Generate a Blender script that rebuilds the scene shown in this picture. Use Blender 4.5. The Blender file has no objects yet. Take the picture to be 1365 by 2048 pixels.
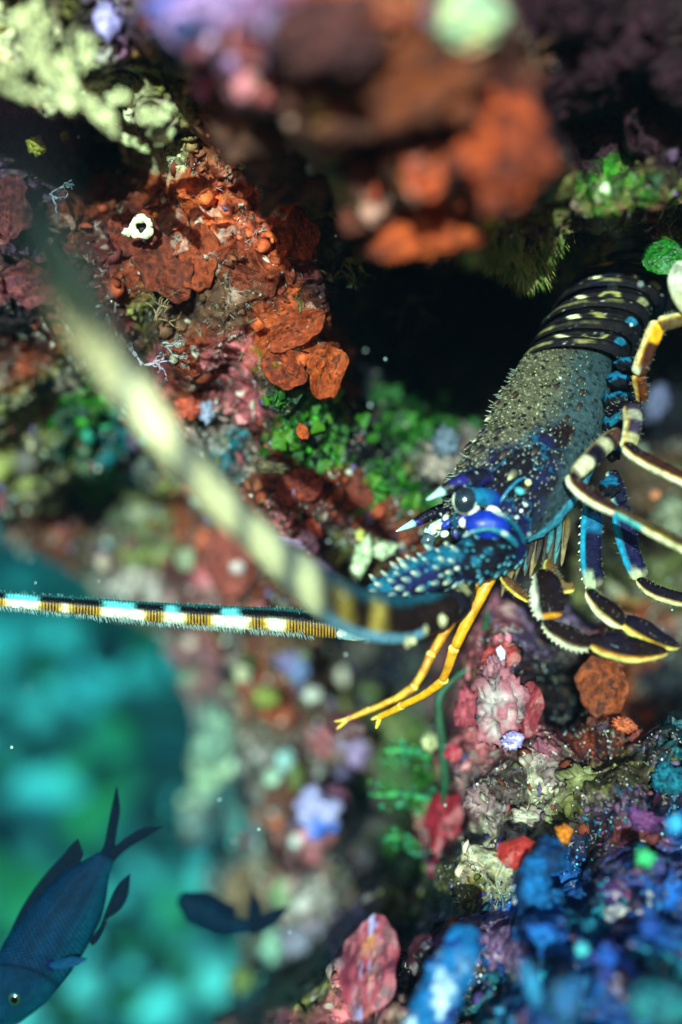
import bpy, math, random
import numpy as np
from mathutils import Vector, Matrix
random.seed(7)
RNG = np.random.default_rng(11)
S = bpy.context.scene
COL = S.collection

# ------------------------------------------------------------------ camera, light, exposure
FOCUS = 0.592
cam_d = bpy.data.cameras.new("camera")
cam = bpy.data.objects.new("camera", cam_d); COL.objects.link(cam)
cam.location = (0, 0, 0); cam.rotation_euler = (math.pi/2, 0, 0)
cam_d.sensor_fit = 'VERTICAL'; cam_d.sensor_height = 41.6667; cam_d.sensor_width = 27.78; cam_d.lens = 50
cam_d.clip_start = 0.01; cam_d.clip_end = 100
cam_d.dof.use_dof = True; cam_d.dof.focus_distance = FOCUS; cam_d.dof.aperture_fstop = 2.1
S.camera = cam

SUN_EL, SUN_AZ = math.radians(6), math.radians(7)     # sun standing in for the diver's strobe: behind the camera, above and left
sun_from = Vector((-math.sin(SUN_AZ)*math.cos(SUN_EL), -math.cos(SUN_AZ)*math.cos(SUN_EL), math.sin(SUN_EL)))
W = bpy.data.worlds.new("World"); S.world = W; W.use_nodes = True
nt = W.node_tree; nt.nodes.clear()
sky = nt.nodes.new('ShaderNodeTexSky'); sky.sky_type = 'NISHITA'; sky.sun_disc = False
sky.sun_elevation = SUN_EL; sky.sun_rotation = math.pi + SUN_AZ
tint = nt.nodes.new('ShaderNodeMix'); tint.data_type = 'RGBA'; tint.blend_type = 'MULTIPLY'
tint.inputs[0].default_value = 1.0; tint.inputs[7].default_value = (0.62, 0.56, 1.0, 1)
bg = nt.nodes.new('ShaderNodeBackground'); bg.inputs[1].default_value = 0.15
out = nt.nodes.new('ShaderNodeOutputWorld')
nt.links.new(sky.outputs[0], tint.inputs[6]); nt.links.new(tint.outputs[2], bg.inputs[0]); nt.links.new(bg.outputs[0], out.inputs[0])
sl = bpy.data.lights.new("sun", 'SUN'); sl.energy = 5.0; sl.angle = math.radians(0.6); sl.color = (1.0, 0.88, 0.74)
so = bpy.data.objects.new("sun", sl); COL.objects.link(so)
so.rotation_euler = (-sun_from).to_track_quat('-Z', 'Y').to_euler()
S.view_settings.view_transform = 'Standard'; S.view_settings.look = 'None'
S.view_settings.exposure = 0.88; S.view_settings.gamma = 1.0
S.view_settings.use_curve_mapping = False
S.cycles.max_bounces = 5; S.cycles.diffuse_bounces = 2; S.cycles.glossy_bounces = 2
S.cycles.transmission_bounces = 4; S.cycles.volume_bounces = 1; S.cycles.transparent_max_bounces = 4
S.cycles.use_denoising = True

# ------------------------------------------------------------------ helpers
K = 0.5/0.6/2048.0
def P(px, py, D):
    px = np.asarray(px, float); py = np.asarray(py, float); D = np.asarray(D, float)
    return np.stack([(px-682.5)*K*D, D + 0*px, -(py-1024)*K*D], -1)
def proj(V):
    return V[..., 0]/(K*V[..., 1])+682.5, 1024-V[..., 2]/(K*V[..., 1])
def c(r, g, b):
    v = np.array([r, g, b], float)/255
    return np.where(v <= .04045, v/12.92, ((v+.055)/1.055)**2.4)
def norm(v): return v/np.maximum(np.linalg.norm(v, axis=-1, keepdims=True), 1e-12)
def smooth(a, b, x):
    t = np.clip((x-a)/(b-a), 0, 1); return t*t*(3-2*t)
def mix(a, b, t):
    t = np.asarray(t)[..., None]; return np.asarray(a)*(1-t)+np.asarray(b)*t

def _hash(ix, iy, iz, s=0):
    h = (ix.astype(np.int64)*374761393 + iy.astype(np.int64)*668265263 + iz.astype(np.int64)*2147483647 + s*1274126177) & 0xffffffff
    h = ((h ^ (h >> 13))*1274126177) & 0xffffffff
    h = ((h ^ (h >> 16))*2246822519) & 0xffffffff
    h = h ^ (h >> 15)
    return (h & 0xffffff).astype(np.float64)/0xffffff
def vnoise(p, s=0):
    i = np.floor(p).astype(np.int64); f = p-i; u = f*f*f*(f*(f*6-15)+10)
    r = 0
    for dx in (0, 1):
        wx = u[..., 0] if dx else 1-u[..., 0]
        for dy in (0, 1):
            wy = u[..., 1] if dy else 1-u[..., 1]
            for dz in (0, 1):
                wz = u[..., 2] if dz else 1-u[..., 2]
                r = r + wx*wy*wz*_hash(i[..., 0]+dx, i[..., 1]+dy, i[..., 2]+dz, s)
    return r*2-1
def fbm(p, o=4, s=0, g=.5):
    a, t, n = 1., 0., 0.
    for k in range(o):
        t = t + a*vnoise(p*(2.03**k)+k*17.3, s+k); n += a; a *= g
    return t/n
def worley(p, s=0):
    i = np.floor(p).astype(np.int64); f1 = np.full(p.shape[:-1], 9.); f2 = f1.copy(); idv = np.zeros(p.shape[:-1])
    for dx in (-1, 0, 1):
        for dy in (-1, 0, 1):
            for dz in (-1, 0, 1):
                a, b, d = i[..., 0]+dx, i[..., 1]+dy, i[..., 2]+dz
                q = np.stack([a+_hash(a, b, d, s+1), b+_hash(a, b, d, s+2), d+_hash(a, b, d, s+3)], -1)
                r = np.linalg.norm(q-p, axis=-1); m = r < f1
                f2 = np.where(m, f1, np.minimum(f2, r)); f1 = np.where(m, r, f1)
                idv = np.where(m, _hash(a, b, d, s+4), idv)
    return f1, f2, idv

def tag(o, label=None, cat=None, group=None, kind=None):
    for k, v in (('label', label), ('category', cat), ('group', group), ('kind', kind)):
        if v: o[k] = v
    return o
def empty(name, loc, label, cat, group=None):
    o = bpy.data.objects.new(name, None); COL.objects.link(o); o.location = Vector([float(x) for x in loc]); o.empty_display_size = .02
    return tag(o, label, cat, group)
def link(name, me, mat=None, parent=None):
    o = bpy.data.objects.new(name, me); COL.objects.link(o)
    if mat and not me.materials: me.materials.append(mat)
    if parent is not None:
        o.parent = parent
        off = Vector((0, 0, 0)); q = parent
        while q is not None: off += q.location; q = q.parent
        o.location = -off
    return o
def mesh(name, V, F, cols=None, mat=None, parent=None, smooth_=True, F3=None):
    """V n x 3, F m x 4 quads (and F3 triangles)"""
    me = bpy.data.meshes.new(name)
    V = np.ascontiguousarray(V, dtype=np.float32).reshape(-1, 3)
    parts = []; sizes = []
    if F is not None and len(F): F = np.asarray(F, np.int32); parts.append(F.ravel()); sizes.append(np.full(len(F), 4, np.int32))
    if F3 is not None and len(F3): F3 = np.asarray(F3, np.int32); parts.append(F3.ravel()); sizes.append(np.full(len(F3), 3, np.int32))
    L = np.concatenate(parts); Z = np.concatenate(sizes)
    me.vertices.add(len(V)); me.vertices.foreach_set("co", V.ravel())
    me.loops.add(len(L)); me.loops.foreach_set("vertex_index", L)
    me.polygons.add(len(Z)); st = np.concatenate([[0], np.cumsum(Z)[:-1]]).astype(np.int32)
    me.polygons.foreach_set("loop_start", st); me.polygons.foreach_set("loop_total", Z)
    me.polygons.foreach_set("use_smooth", np.full(len(Z), smooth_))
    me.update(calc_edges=True)
    if cols is not None:
        cols = np.asarray(cols, float)
        if cols.ndim == 1: cols = np.tile(cols, (len(V), 1))
        cols = cols.reshape(-1, cols.shape[-1])
        a = me.color_attributes.new("Col", 'FLOAT_COLOR', 'POINT')
        a.data.foreach_set("color", np.concatenate([np.clip(cols[:, :3], 0, 1), np.ones((len(cols), 1))], 1).astype(np.float32).ravel())
    return link(name, me, mat, parent)
def gridF(nu, nv, wrap=False):
    i = np.arange(nu-1)[:, None]; j = np.arange(nv if wrap else nv-1)[None]
    a = i*nv+j; b = i*nv+(j+1) % nv
    return np.stack([a, b, b+nv, a+nv], -1).reshape(-1, 4)
def catmull(pts, n):
    """resample control rows smoothly to n rows (centripetal-ish by index over chord length)"""
    A = np.asarray(pts, float)
    if len(A) == 2: return A[0]+(A[1]-A[0])*np.linspace(0, 1, n)[:, None]
    d = np.concatenate([[0], np.cumsum(np.maximum(np.linalg.norm(np.diff(A[:, :3], axis=0), axis=1), 1e-9))]); d /= d[-1]
    M = np.zeros_like(A)
    M[1:-1] = (A[2:]-A[:-2])/(d[2:]-d[:-2])[:, None]; M[0] = (A[1]-A[0])/(d[1]-d[0]); M[-1] = (A[-1]-A[-2])/(d[-1]-d[-2])
    t = np.linspace(0, 1, n); k = np.clip(np.searchsorted(d, t, 'right')-1, 0, len(A)-2)
    h = (d[k+1]-d[k])[:, None]; u = ((t-d[k])/(d[k+1]-d[k]))[:, None]
    return (2*u**3-3*u**2+1)*A[k]+(u**3-2*u**2+u)*h*M[k]+(-2*u**3+3*u**2)*A[k+1]+(u**3-u**2)*h*M[k+1]

class Bag:
    """collects small pieces into one mesh"""
    def __init__(s): s.V = []; s.F = []; s.T = []; s.C = []; s.n = 0
    def add(s, V, F, T, C):
        V = np.asarray(V, float).reshape(-1, 3); s.V.append(V)
        if F is not None and len(F): s.F.append(np.asarray(F)+s.n)
        if T is not None and len(T): s.T.append(np.asarray(T)+s.n)
        C = np.asarray(C, float); C = np.tile(C, (len(V), 1)) if C.ndim == 1 else C.reshape(-1, 3)
        s.C.append(C); s.n += len(V)
    def build(s, name, mat, parent=None, smooth_=True):
        return mesh(name, np.concatenate(s.V), np.concatenate(s.F) if s.F else None, np.concatenate(s.C), mat, parent, smooth_, np.concatenate(s.T) if s.T else None)

def cone_geo(base, d, ln, r, cb, ct, n=6, bend=None):
    d = norm(np.asarray(d, float)); a = norm(np.cross(d, [.31, .77, .55])); b = np.cross(d, a)
    V = []; C = []
    prof = [(-.15, 1.0, 0), (.35, .78, .25), (.7, .42, .75)]
    for h, rr, ct_ in prof:
        for k in range(n):
            t = 2*math.pi*k/n
            V.append(base+d*ln*h+(a*math.cos(t)+b*math.sin(t))*r*rr); C.append(cb*(1-ct_)+ct*ct_)
    V.append(base+d*ln); C.append(ct)
    F = [[i*n+k, i*n+(k+1) % n, (i+1)*n+(k+1) % n, (i+1)*n+k] for i in range(2) for k in range(n)]
    T = [[2*n+k, 2*n+(k+1) % n, 3*n] for k in range(n)]
    return np.array(V), F, T, np.array(C)

def tube(name, pts, nu=40, nv=16, col=None, mat=None, parent=None, flat=.8, cap=(.12, .12), disp=None, bag=None, angle=0.):
    """pts: rows (px, py, depth, half width in px). theta 0 lies on the left hand of the travel direction as the camera sees it."""
    A = np.asarray(pts, float)
    rows = np.concatenate([P(A[:, 0], A[:, 1], A[:, 2]), (A[:, 3]*K*A[:, 2])[:, None]], 1)
    R = catmull(rows, nu); C0 = R[:, :3]; r = R[:, 3]
    t = np.linspace(0, 1, nu)
    e = np.ones(nu)
    if cap[0] > 0: x = np.clip(t/cap[0], 0, 1); e *= np.sqrt(np.maximum(1-(1-x)**2, .0004))
    if cap[1] > 0: x = np.clip((1-t)/cap[1], 0, 1); e *= np.sqrt(np.maximum(1-(1-x)**2, .0004))
    T = norm(np.gradient(C0, axis=0)); V = norm(C0)
    n1 = norm(np.cross(T, V)); n2 = np.cross(n1, T)
    n2 = n2*np.where((n2*V).sum(-1, keepdims=True) > 0, -1, 1)
    th = np.linspace(0, 2*math.pi, nv, endpoint=False)
    tt, hh = np.meshgrid(t, th, indexing='ij')
    N = n1[:, None]*np.cos(hh)[..., None]+n2[:, None]*np.sin(hh)[..., None]
    rad = (r*e)[:, None]*np.ones(nv)
    off = n1[:, None]*(np.cos(hh)*rad)[..., None]+n2[:, None]*(np.sin(hh)*rad*flat)[..., None]
    X = C0[:, None]+off
    if disp is not None: X = X+N*disp(tt, hh, X)[..., None]
    cc = np.tile(np.asarray(col, float), (nu*nv, 1)) if not callable(col) else col(tt, hh, X).reshape(-1, 3)
    if bag is not None:
        bag.add(X.reshape(-1, 3), gridF(nu, nv, True), None, cc); return X, N
    o = mesh(name, X.reshape(-1, 3), gridF(nu, nv, True), cc, mat, parent)
    return o, X, N

def sphere_grid(nu=24, nv=32):
    u = np.linspace(0.001, math.pi-.001, nu); v = np.linspace(0, 2*math.pi, nv, endpoint=False)
    U, Vv = np.meshgrid(u, v, indexing='ij')
    return np.stack([np.sin(U)*np.cos(Vv), np.sin(U)*np.sin(Vv), np.cos(U)], -1)
def lump(name, px, py, D, rx, ry, rd=None, col=None, mat=None, parent=None, rough=.25, freq=2.5, seed=0, nu=30, nv=40, rot=0., oct_=4, bag=None):
    """an uneven rounded body; rx, ry half sizes in px, rd depth half size in px"""
    G = sphere_grid(nu, nv); s = K*D; rd = rd or .8*min(rx, ry)
    n = fbm(G*freq+seed*7.1, oct_, seed); k = 1+rough*n*1.6
    X = G*k[..., None]*np.array([rx*s, rd*s, ry*s])
    ca, sa = math.cos(rot), math.sin(rot)
    X = np.stack([X[..., 0]*ca-X[..., 2]*sa, X[..., 1], X[..., 0]*sa+X[..., 2]*ca], -1)
    cc = col(G, n, X) if callable(col) else np.tile(col, (nu*nv, 1))*(1+.35*n.reshape(-1, 1))
    base = P(px, py, D)
    if bag is not None:
        bag.add((X+base).reshape(-1, 3), gridF(nu, nv, True), None, cc.reshape(-1, 3)); return
    return mesh(name, (X+base).reshape(-1, 3), gridF(nu, nv, True), cc.reshape(-1, 3), mat, parent)
def plate(name, px, py, D, rx, ry, rot=0., tilt=(0, 0), cup=.3, wave=.15, lobes=5, thick=.06, col=None, mat=None, parent=None, seed=0, nu=22, nv=56, edge=.15, wr=1.):
    """a frilled plate (sponge, leaf, red alga): two skins with a rounded rim; rx, ry in px"""
    s = K*D
    r = np.concatenate([np.linspace(.02, 1, nu), np.linspace(1, .02, nu)]); side = np.concatenate([-np.ones(nu), np.ones(nu)])
    th = np.linspace(0, 2*math.pi, nv, endpoint=False)
    R, H = np.meshgrid(r, th, indexing='ij'); SD = np.repeat(side[:, None], nv, 1)
    q = np.stack([np.cos(H)*1.7, np.sin(H)*1.7, np.full_like(H, seed*3.7)], -1)
    rim = 1+edge*fbm(q, 3, seed)*2
    x = R*np.cos(H)*rim; z = R*np.sin(H)*rim
    q2 = np.stack([x*2.2, z*2.2, np.full_like(x, seed*1.3)], -1)
    dep = -cup*R**2+wave*R**2*np.sin(H*lobes+seed)+wr*(.30*fbm(q2, 4, seed+5)+.07*fbm(q2*4, 3, seed+6))
    th_ = thick*np.sqrt(np.maximum(1-R**4, 0))*SD
    m = min(rx, ry)
    X = np.stack([x*rx*s, (dep+th_)*m*s, z*ry*s], -1)
    M = np.array((Matrix.Rotation(rot, 3, 'Y') @ Matrix.Rotation(tilt[0], 3, 'X') @ Matrix.Rotation(tilt[1], 3, 'Z')))
    X = X @ M.T
    n = fbm(np.stack([x*5, z*5, np.full_like(x, seed)], -1), 4, seed+9)
    cc = col(R, H, n) if callable(col) else np.tile(np.asarray(col), (R.size, 1))*(1+.5*n.reshape(-1, 1))
    return mesh(name, (X+P(px, py, D)).reshape(-1, 3), gridF(2*nu, nv, True), cc.reshape(-1, 3), mat, parent)

# ------------------------------------------------------------------ materials
def organic(name, rough=.55, bump=.4, scale=420., var=.35, spec=.4, coat=0., trans=0., sss=0.):
    m = bpy.data.materials.new(name); m.use_nodes = True; t = m.node_tree; b = t.nodes['Principled BSDF']; o = t.nodes['Material Output']
    at = t.nodes.new('ShaderNodeVertexColor'); at.layer_name = "Col"
    tc = t.nodes.new('ShaderNodeTexCoord')
    n1 = t.nodes.new('ShaderNodeTexNoise'); n1.inputs['Scale'].default_value = scale; n1.inputs['Detail'].default_value = 5; n1.inputs['Roughness'].default_value = .65
    n2 = t.nodes.new('ShaderNodeTexNoise'); n2.inputs['Scale'].default_value = scale*.31; n2.inputs['Detail'].default_value = 3
    for n in (n1, n2): t.links.new(tc.outputs['Object'], n.inputs['Vector'])
    mr = t.nodes.new('ShaderNodeMapRange'); mr.inputs[1].default_value = .3; mr.inputs[2].default_value = .7; mr.inputs[3].default_value = 1-var; mr.inputs[4].default_value = 1+var
    t.links.new(n2.outputs[0], mr.inputs[0])
    mu = t.nodes.new('ShaderNodeMix'); mu.data_type = 'RGBA'; mu.blend_type = 'MULTIPLY'; mu.inputs[0].default_value = 1
    t.links.new(at.outputs[0], mu.inputs[6]); t.links.new(mr.outputs[0], mu.inputs[7])
    t.links.new(mu.outputs[2], b.inputs['Base Color'])
    rr = t.nodes.new('ShaderNodeMapRange'); rr.inputs[1].default_value = .35; rr.inputs[2].default_value = .65; rr.inputs[3].default_value = max(rough-.18, .05); rr.inputs[4].default_value = min(rough+.18, 1)
    t.links.new(n1.outputs[0], rr.inputs[0]); t.links.new(rr.outputs[0], b.inputs['Roughness'])
    bp = t.nodes.new('ShaderNodeBump'); bp.inputs['Strength'].default_value = bump; bp.inputs['Distance'].default_value = .0015
    t.links.new(n1.outputs[0], bp.inputs['Height']); t.links.new(bp.outputs[0], b.inputs['Normal'])
    b.inputs['Specular IOR Level'].default_value = spec
    b.inputs['Coat Weight'].default_value = coat; b.inputs['Coat Roughness'].default_value = .15
    if sss: b.inputs['Subsurface Weight'].default_value = sss; b.inputs['Subsurface Radius'].default_value = (.004, .003, .002); b.inputs['Subsurface Scale'].default_value = 1
    if trans:
        tr = t.nodes.new('ShaderNodeBsdfTranslucent'); mx = t.nodes.new('ShaderNodeMixShader'); mx.inputs[0].default_value = trans
        t.links.new(mu.outputs[2], tr.inputs[0]); t.links.new(b.outputs[0], mx.inputs[1]); t.links.new(tr.outputs[0], mx.inputs[2]); t.links.new(mx.outputs[0], o.inputs[0])
    return m
M_reef = organic("reef_crust", .55, .9, 520, .45, .2)
M_far = organic("far_reef", .8, .6, 60, .4, .2)
M_growth = organic("wet_growth", .4, .6, 700, .35, .35)
M_sponge = organic("sponge_skin", .65, .6, 900, .45, .22)
M_alga = organic("alga_leaf", .4, .3, 600, .3, .5, trans=.3)
M_shell = organic("lobster_shell", .36, .6, 1100, .35, .08, coat=.015)
M_gloss = organic("glossy_shell", .25, .3, 900, .3, .35, coat=.2)
M_leg = organic("leg_shell", .32, .6, 1000, .4, .07, coat=.012)
M_hair = organic("pale_bristle", .5, .0, 500, .1, .3, trans=.3)
M_fish = organic("fish_skin", .6, .25, 900, .2, .04)
def eye_mat():
    m = organic("eye_cornea", .12, .05, 1500, .25, .7, coat=1.0); return m
M_eye = eye_mat()

# ------------------------------------------------------------------ reef wall (one cliff face with ledge, cave and overhang)
RB, OR, MA, PK, LP, OL, GR, CR, DK, BL, TE, GY, PU, BN, SA, YL = (c(130, 52, 32), c(174, 72, 34), c(78, 30, 32), c(186, 92, 100), c(150, 118, 172), c(108, 98, 52),
    c(52, 120, 26), c(214, 204, 160), c(24, 14, 24), c(18, 62, 118), c(18, 92, 104), c(146, 118, 114), c(104, 72, 104), c(106, 68, 50), c(176, 160, 130), c(190, 180, 60))
DEPTH = [(-150,-150,.5),(100,-150,.5),(0,100,.53),(150,60,.53),(100,180,.55),(300,220,.57),(400,60,0.400),(560,60,0.375),(700,60,0.370),(500,180,0.410),(650,250,0.400),
 (600,-150,0.370),(850,-150,0.370),(900,150,0.390),(850,350,.405),(1000,300,.410),(1060,330,.430),(850,470,0.455),(780,490,0.455),(930,440,0.460),(720,420,0.445),(560,330,.55),(480,330,.59),(380,320,.60),(420,250,.57),(940,60,0.380),(450,300,.58),
 (1160,150,.49),(1250,80,.49),(1300,240,.54),(1130,30,.46),(1365,150,.50),(1450,0,.49),(1150,-220,.46),(1400,-220,.48),(1190,290,.57),
 (1000,470,.55),(1100,440,.545),(1050,520,.575),(1200,410,.535),(1300,390,.53),(1200,500,.64),(1340,480,.62),(1330,560,.8),(1450,420,.55),(1150,530,.70),(1250,550,.76),(1210,560,.8),
 (200,315,.74),(130,285,.72),(265,335,.68),(60,300,.70),(30,380,.61),(100,450,.62),(300,450,.612),(400,500,.61),(200,550,.62),(520,420,.60),(560,560,.60),(450,620,.61),(600,640,.595),
 (640,740,.60),(560,740,.605),(350,700,.62),(200,700,.64),(50,600,.65),(0,750,.72),(650,480,.64),(400,400,.60),(600,500,.61),(620,560,.61),
 (780,620,.95),(900,650,1.05),(900,760,.95),(1000,640,1.0),(800,720,.95),(730,560,.85),(700,500,.70),(1050,580,.85),(720,660,.85),(950,560,.95),(820,560,.9),(730,760,.8),
 (1300,800,.9),(1320,650,.85),(1300,1100,.85),(1340,900,.9),(1150,1150,.8),(1250,1050,.85),(1100,900,.8),
 (600,860,.645),(560,800,.625),(700,850,.68),(820,850,.74),(900,860,.77),(880,930,.74),(650,970,.66),(750,1000,.68),(800,1080,.69),(560,1000,.645),(450,800,.66),(400,870,.68),(480,930,.67),
 (100,850,.77),(200,900,.79),(200,1000,1.0),(300,1020,.96),(60,950,.82),(330,950,.80),(250,780,.72),(150,1100,.9),(300,1150,.9),(450,1150,.86),(420,1080,.86),(560,1180,.76),(650,1150,.72),
 (500,1350,.9),(600,1400,.9),(430,1400,1.0),(550,1550,.95),(450,1600,1.05),(640,1640,.84),(500,1750,1.0),(560,1900,1.0),(640,1800,.9),(780,1330,1.1),(720,1290,1.0),(830,1420,1.0),(760,1600,1.0),(720,1700,.95),
 (870,1650,.74),(800,1800,.74),(950,1500,.66),(1000,1420,.625),(1010,1330,.635),(1080,1350,.67),(1150,1380,.74),(1120,1270,.70),(1200,1350,.645),(1300,1380,.88),(1330,1330,.92),(1200,1450,.625),(1100,1550,.605),
 (1000,1600,.61),(950,1750,.60),(1100,1700,.585),(1250,1600,.57),(1350,1500,.58),(1250,1800,.53),(1100,1900,.51),(900,1900,.55),(740,1950,.58),(800,2050,.54),(1300,1950,.48),(1100,2100,.47),(1400,2100,.45),
 (650,2050,.64),(850,2200,.5),(1500,1800,.5),(600,2200,.7)]
DM = c(42, 15, 26)  # dark maroon for the unlit upper right corner, painted as crust colour
TINTS = [(-100,-100,CR),(60,40,CR),(150,100,CR),(80,170,CR),(220,220,CR),(300,240,SA),(270,60,RB),(130,0,OL),(30,210,RB),(330,150,OL),(240,40,LP),(380,60,LP),(450,20,LP),(520,40,PU),(560,110,PU),(430,160,PK),(500,130,PK),(370,220,OL),(440,260,BN),
 (640,60,RB),(600,180,GY),(650,200,OL),(700,260,RB),(600,320,BN),(760,120,BN),(800,100,RB),(840,180,OR),(900,130,OR),(760,220,OR),(880,280,RB),(940,60,SA),(1000,250,OR),(1060,280,OR),(960,340,OR),(850,470,OR),(920,430,OR),(790,490,OR),(740,420,RB),(700,400,OL),(660,380,OL),(850,230,GY),(1020,120,BN),(960,180,RB),
 (1150,150,DM),(1250,80,DM),(1300,250,DM),(1100,40,DM),(1365,150,DM),(1450,0,DM),(1150,-220,DM),(1180,280,DM),(1230,180,DM),(1360,300,DM),(1110,250,DM),
 (1000,460,OL),(1060,440,GY),(1120,420,OL),(1050,510,OL),(1200,390,GR),(1160,440,BN),(1280,400,OL),(1320,440,RB),(1200,490,SA),(1340,480,GR),(1140,520,OL),
 (200,310,DK),(110,275,MA),(60,300,DK),(30,380,PU),(20,430,PK),(60,480,PU),(150,420,RB),(300,450,RB),(400,500,RB),(380,430,OR),(250,550,RB),(200,520,MA),(520,420,RB),(460,330,RB),(500,320,OL),(560,340,PK),(560,560,RB),(590,480,OR),(450,620,BN),(600,640,OR),(640,740,OR),(660,700,OR),(570,720,OR),(350,640,BN),(300,620,OL),(380,720,RB),(330,740,PK),(240,640,MA),(50,560,PK),(20,650,DK),(60,720,RB),(90,760,OL),
 (650,480,OL),(700,520,OL),(640,560,MA),(780,620,DK),(900,650,DK),(900,760,DK),(1000,640,DK),(800,720,DK),(740,560,OL),(1050,580,DK),(720,660,DK),(1300,800,DK),(1320,650,DK),(1300,1000,BN),(1320,1050,OL),(1150,1150,OL),(1250,1050,DK),
 (600,860,GR),(560,800,GR),(640,900,GR),(700,850,DK),(820,850,GR),(760,900,DK),(900,900,GY),(860,930,GY),(780,960,GR),(840,1000,GR),(620,960,RB),(680,980,RB),(560,1000,RB),(650,1030,MA),(750,1050,RB),(800,1080,RB),(560,940,RB),(480,820,PK),(440,760,PK),(400,800,OR),(430,860,GY),(470,900,TE),(520,870,MA),(520,920,BN),
 (100,780,GY),(60,850,OL),(160,840,GR),(130,900,OL),(200,880,TE),(230,930,TE),(200,960,GR),(150,1000,DK),(250,1030,DK),(300,1000,OL),(60,980,OL),(60,1050,RB),(30,1080,GY),(100,1100,RB),(200,1100,BN),(280,1080,OL),(350,1020,RB),(340,1150,MA),(270,1180,GY),(440,1080,RB),(450,1150,PK),(500,1180,RB),(560,1180,BN),(600,1060,PK),(700,1110,OL),(640,1110,PU),
 (400,1330,PK),(440,1290,BN),(500,1350,RB),(460,1320,DK),(560,1400,RB),(520,1440,BN),(600,1330,BN),(640,1420,MA),(430,1470,GY),(420,1540,SA),(500,1520,GY),(560,1560,MA),(540,1620,RB),(480,1600,GY),(460,1700,TE),(500,1760,BN),(600,1720,PK),(640,1790,GY),(560,1900,BN),(600,1960,OL),(700,1560,DK),(680,1500,PK),(780,1330,DK),(720,1290,DK),(740,1450,OL),(760,1600,DK),(720,1700,DK),(800,1560,GR),(690,1840,PU),
 (870,1650,PK),(810,1700,GR),(800,1800,OL),(940,1480,PK),(1000,1420,GY),(990,1350,PK),(1040,1390,PK),(1010,1300,PK),(1080,1350,DK),(1060,1430,PK),(1100,1260,PU),(1060,1290,PU),(1200,1340,OR),(1230,1380,OR),(1140,1400,DK),(1310,1380,DK),(1200,1450,RB),(1160,1500,MA),(1250,1450,OR),(1100,1550,GY),(1060,1600,SA),(1180,1560,OL),(1000,1600,GY),(960,1700,SA),(930,1760,OL),(1100,1650,OL),(1250,1540,OL),(1240,1600,PU),(1320,1500,TE),(1350,1600,DK),(1180,1700,DK),(1250,1680,MA),(1120,1760,BL),(1080,1860,BL),(1180,1830,TE),(1280,1750,PU),(1300,1840,BL),(1200,1920,BL),(1050,1980,TE),(1000,1900,PU),(1100,2050,BL),(1320,1980,TE),(1250,2080,BL),(900,1880,PU),(860,1960,DK),(740,1950,PK),(820,1900,DK),(640,2050,PK),(700,2100,BN),(1400,1700,BL),(1420,2100,TE)]
WATER_EDGE = [(-300,1000),(0,1045),(70,1110),(200,1190),(330,1255),(375,1380),(395,1550),(415,1700),(470,1850),(480,2400)]

def idw(x, y, pts, p):
    num = 0; den = 0
    for a, b, v in pts:
        w = 1/(((x-a)**2+(y-b)**2)+300.)**(p/2)
        num = num+w*v; den = den+w
    return num/den
GS = 2.8
gx = np.arange(-220, 1590, GS); gy = np.arange(-300, 2350, GS)
GX, GY_ = np.meshgrid(gx, gy, indexing='ij')
q = np.stack([GX/150, GY_/150, 0*GX], -1)
wx = GX+26*fbm(q, 4, 3); wy = GY_+26*fbm(q+31, 4, 4)
D0 = idw(wx, wy, DEPTH, 4.2)
X0 = P(GX, GY_, D0)
n_big = fbm(X0*22, 4, 21)
rid = 1-np.abs(fbm(X0*34+4, 4, 22))*2.6
n_mid = fbm(X0*95, 4, 23, .6)
f1, f2, cid = worley(X0*70+fbm(X0*60, 2, 5)[..., None]*.5, 30)
g1, g2, gid = worley(X0*190, 40)
n_fine = fbm(X0*330, 3, 24, .6)
fold = (1-np.abs(fbm(X0*130+fbm(X0*45, 3, 26)[..., None]*1.2, 3, 25))*3.2)*smooth(-.3, .2, fbm(X0*20, 2, 27))
pit = smooth(.42, .12, f1)*(cid > .55)
knob = smooth(.6, .1, f1)*(cid < .30)
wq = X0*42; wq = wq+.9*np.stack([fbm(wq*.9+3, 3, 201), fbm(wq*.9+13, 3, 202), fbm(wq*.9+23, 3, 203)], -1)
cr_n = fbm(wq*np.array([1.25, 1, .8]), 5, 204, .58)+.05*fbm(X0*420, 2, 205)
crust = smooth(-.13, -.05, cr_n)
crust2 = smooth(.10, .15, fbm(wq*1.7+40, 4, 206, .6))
near = np.clip(D0/.6, .7, 1.6)
D1 = D0+near*(-.012*n_big-.006*rid*np.abs(rid)-.005*n_mid+.010*pit-.006*knob-.0032*fold-.0012*n_fine-.0034*crust-.0018*crust2-.0030*smooth(.7, .1, g1)*(gid > .5)*(1-crust2))
X1 = P(GX, GY_, D1)
X1 += .006*np.stack([fbm(X0*60+11, 3, 51), 0*D0, fbm(X0*60+23, 3, 52)], -1)
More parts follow.
